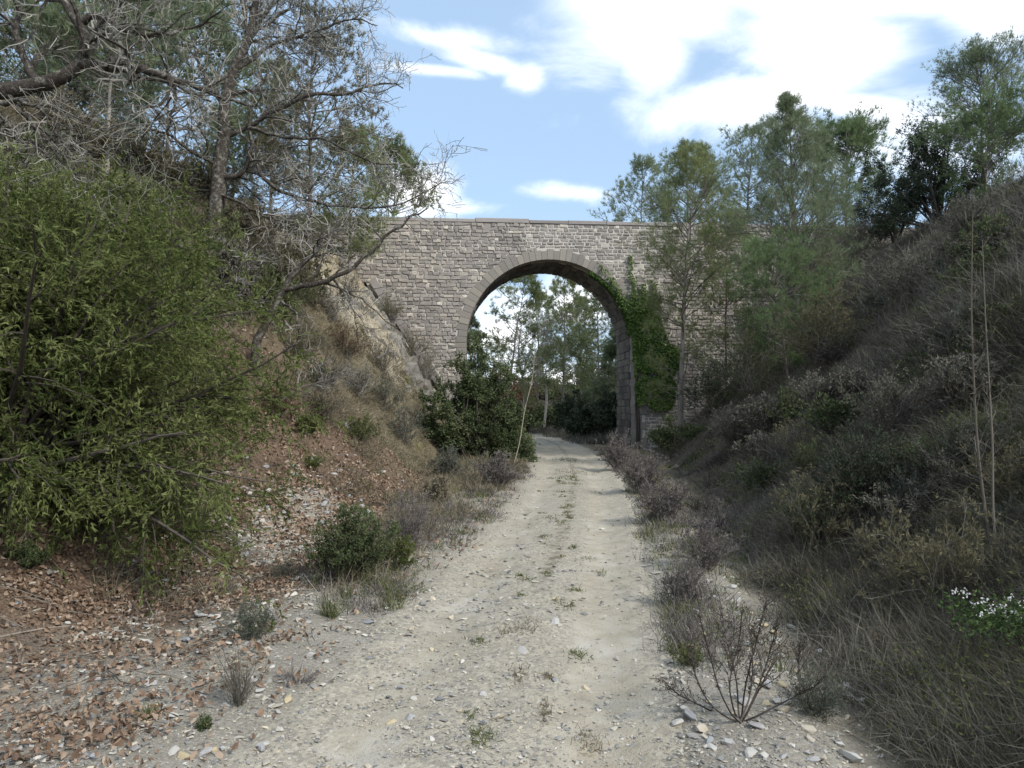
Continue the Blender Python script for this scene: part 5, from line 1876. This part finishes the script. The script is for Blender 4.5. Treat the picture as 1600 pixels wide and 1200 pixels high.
# dead bush in the foreground, stems curving up
p = hit(1158, 1128)
root = empty('dead_bush', p, 'dead dark stemmed bush with seed heads at the lower right of the track', 'shrub')
Dd = p[1]
stems = [[(1150, 1130), (1125, 1080), (1108, 1020), (1092, 960)], [(1155, 1130), (1150, 1060), (1135, 1000), (1128, 950)], [(1158, 1130), (1165, 1070), (1180, 1010), (1192, 960), (1200, 925)],
         [(1160, 1130), (1185, 1080), (1205, 1040), (1222, 1008)], [(1160, 1130), (1200, 1110), (1235, 1092), (1256, 1080), (1282, 1066), (1300, 1025)], [(1250, 1082), (1248, 1040), (1249, 1005)],
         [(1150, 1130), (1100, 1105), (1060, 1085), (1035, 1062)], [(1152, 1130), (1140, 1070), (1155, 1000), (1160, 945)], [(1156, 1130), (1172, 1085), (1176, 1030), (1170, 975)], [(1150, 1130), (1110, 1100), (1085, 1050), (1080, 1010)],
         [(1160, 1130), (1190, 1060), (1208, 1000), (1215, 965)]]
S = np.array([spline([P(a, b_, Dd + rng.normal(0, .08) + .0 * i) for i, (a, b_) in enumerate(s)], 12) for s in stems]) - p
S[:, 0] = np.where(np.linalg.norm(S[:, 0], axis=1, keepdims=True) < .12, S[:, 0] * .3, S[:, 0])
for s in S:
    mb = MB()
    tubes(mb, s[None], (.0050 * np.linspace(1, .45, 12))[None], 5)
    mb.build('stem', M['darkbark'], root, smooth=True)
R = np.repeat((.0050 * np.linspace(1, .45, 12))[None], len(S), 0)
c1, r1 = grow(S, R, 22, (.06, .22), (18, 45), 5, .15, .12, .3, 1, .65, .6)
tw = MB()
tubes(tw, c1, np.maximum(r1, .0013), 3)
ax = np.concatenate([c1[:, 2:].reshape(-1, 3), S[:, 6:].reshape(-1, 3)])
ax = np.repeat(ax, 3, 0) + rng.normal(0, .007, (len(ax) * 3, 3))
leaves(tw, ax, rvec(len(ax)) + [0, 0, .5], .012, .007)
tag(tw.build('twigs', M['darkbark'], root), kind='stuff')

# two bare saplings on the right
for pts, r, lab in [([(1556, 890), (1540, 800), (1528, 700), (1522, 600), (1518, 480), (1520, 330)], .0125, 'bare sapling with short twigs rising the higher of two on the right bank'),
                    ([(1560, 890), (1552, 800), (1551, 700), (1547, 620), (1540, 500), (1535, 375)], .010, 'thinner bare sapling close right of the taller one on the bank')]:
    b0 = hit(pts[0][0], pts[0][1])
    tr = drawn(pts, b0[1] + .05, 20)
    tr[0] = b0 - [0, 0, .1]
    root = empty('bare_sapling', b0, lab, 'tree')
    mb = MB()
    Rr = r * np.linspace(1, .22, 20)
    tubes(mb, (tr - b0)[None], Rr[None], 7)
    mb.build('trunk', M['sapling'], root, smooth=True)
    c1, r1 = grow(tr[None] - b0, Rr[None], 22, (.08, .26), (35, 65), 5, .14, .12, .25, 1, .45, .5, .4)
    c2, r2 = grow(c1, r1, 2, (.04, .12), (30, 60), 3, .12, .1, .3, 1, .7, .6)
    tw = MB()
    tubes(tw, c1, np.maximum(r1, .002), 4)
    tubes(tw, c2, np.maximum(r2, .0015), 3)
    tw.build('crown', M['sapling'], root)

# white flowering shrub at the right edge
fb = hit(1575, 1075)
root = empty('flowering_shrub', fb, 'leafy green shrub with white flower clusters at the right edge', 'shrub')
fd = fb[1] - .25
cl = [(1498, 935), (1524, 945), (1512, 952), (1537, 952), (1556, 955), (1538, 962), (1556, 968), (1572, 962), (1580, 972), (1522, 966), (1588, 950), (1598, 945), (1568, 942), (1486, 930), (1604, 965), (1620, 950)]
pc = np.array([P(a, b_, fd + rng.normal(0, .06)) for a, b_ in cl]) - fb
st = MB()
for q in pc[::2]:
    tubes(st, spline([np.array([rng.normal(.15, .05), 0, -.05]), q * .5 + [.1, 0, .05], q], 8)[None], (.004 * np.linspace(1, .4, 8))[None], 4)
st.build('stem', M['darkbark'], root)
nl = 750
k = rng.integers(0, len(pc), nl)
pos = pc[k] + rng.normal(0, 1, (nl, 3)) * [.055, .06, .035] - [-.02, 0, .035]
fo = MB()
leaves(fo, pos, norm(rvec(nl) + [0, -.3, .1]), .030, .016)
fo.build('foliage', M['flowerleaf'], root)
for q in pc:
    fl = MB()
    m_ = 13
    pp = q + [0, -.05, .035] + rng.normal(0, 1, (m_, 3)) * [.012, .010, .009]
    leaves(fl, pp, rvec(m_) + [0, -.6, .4], .0125, .011)
    fl.build('flower', M['flower'], root)

# pale bare saplings and stems before the evergreen shrub
for pts, r, lab in [([(712, 706), (722, 650), (730, 600), (736, 540)], .014, 'pale thin bare stem before the evergreen shrub'),
                    ([(722, 708), (732, 655), (738, 610), (737, 560)], .011, 'second pale thin stem leaning beside the first before the evergreen shrub'),
                    ([(802, 728), (812, 690), (820, 640), (832, 590), (836, 540)], .016, 'pale curved bare stem between the evergreen shrub and the track')]:
    b0 = hit(*pts[0])
    tr = drawn(pts, b0[1], 14)
    root = empty('bare_sapling', b0, lab, 'tree')
    mb = MB()
    Rr = r * np.linspace(1, .45, 14)
    tubes(mb, (tr - b0)[None], Rr[None], 6)
    mb.build('trunk', M['palestem'], root, smooth=True)
    c1, r1 = grow(tr[None] - b0, Rr[None], 9, (.25, .6), (25, 50), 5, .12, .05, .4, 1, .45, .5)
    tw = MB()
    tubes(tw, c1, np.maximum(r1, .004), 3)
    tw.build('crown', M['palestem'], root)

# sticks on the ground at the left
for pts, r, mat, lab in [([(132, 944), (160, 940), (182, 941), (192, 958), (212, 975)], .013, 'darkbark', 'bent brown stick lying on the fallen leaves'),
                         ([(-10, 1002), (40, 992), (80, 985), (118, 982)], .008, 'palestem', 'straight pale stick at the left edge of the leaf litter'),
                         ([(10, 1040), (60, 1042), (120, 1030), (160, 1020)], .005, 'palestem', 'thin grey twig lying below the pale stick')]:
    q = np.array([hit(*a) for a in pts]) + [0, 0, .02]
    mb = MB()
    L = spline(q, 14)
    tubes(mb, (L - q[0])[None], (r * np.linspace(1, .6, 14))[None], 6)
    o = mb.build('stick', M[mat], smooth=True)
    o.location = q[0]
    tag(o, lab, 'stick')
# dead branch sticking out of the juniper
b0 = P(432, 632, 9.5)
b0[2] = max(b0[2], float(gz(b0[0], b0[1])))
tr = spline([b0, P(470, 606, 9.6), P(505, 596, 9.7), P(545, 585, 9.8)], 14)
root = empty('dead_branch', b0, 'grey dead branch with fine twigs sticking out right of the juniper', 'branch')
mb = MB()
Rr = .016 * np.linspace(1, .3, 14)
tubes(mb, (tr - b0)[None], Rr[None], 6)
mb.build('limb', M['darkbark'], root, smooth=True)
c1, r1 = grow(tr[None] - b0, Rr[None], 24, (.2, .55), (20, 50), 5, .15, 0, .1, 1, .5, .4)
c2, r2 = grow(c1, r1, 4, (.1, .25), (20, 50), 4, .15, 0, .2, 1, .6, .5)
tw = MB()
tubes(tw, c1, np.maximum(r1, .0025), 3)
tubes(tw, c2, np.maximum(r2, .002), 3)
tag(tw.build('twigs', M['greytwig'], root), kind='stuff')
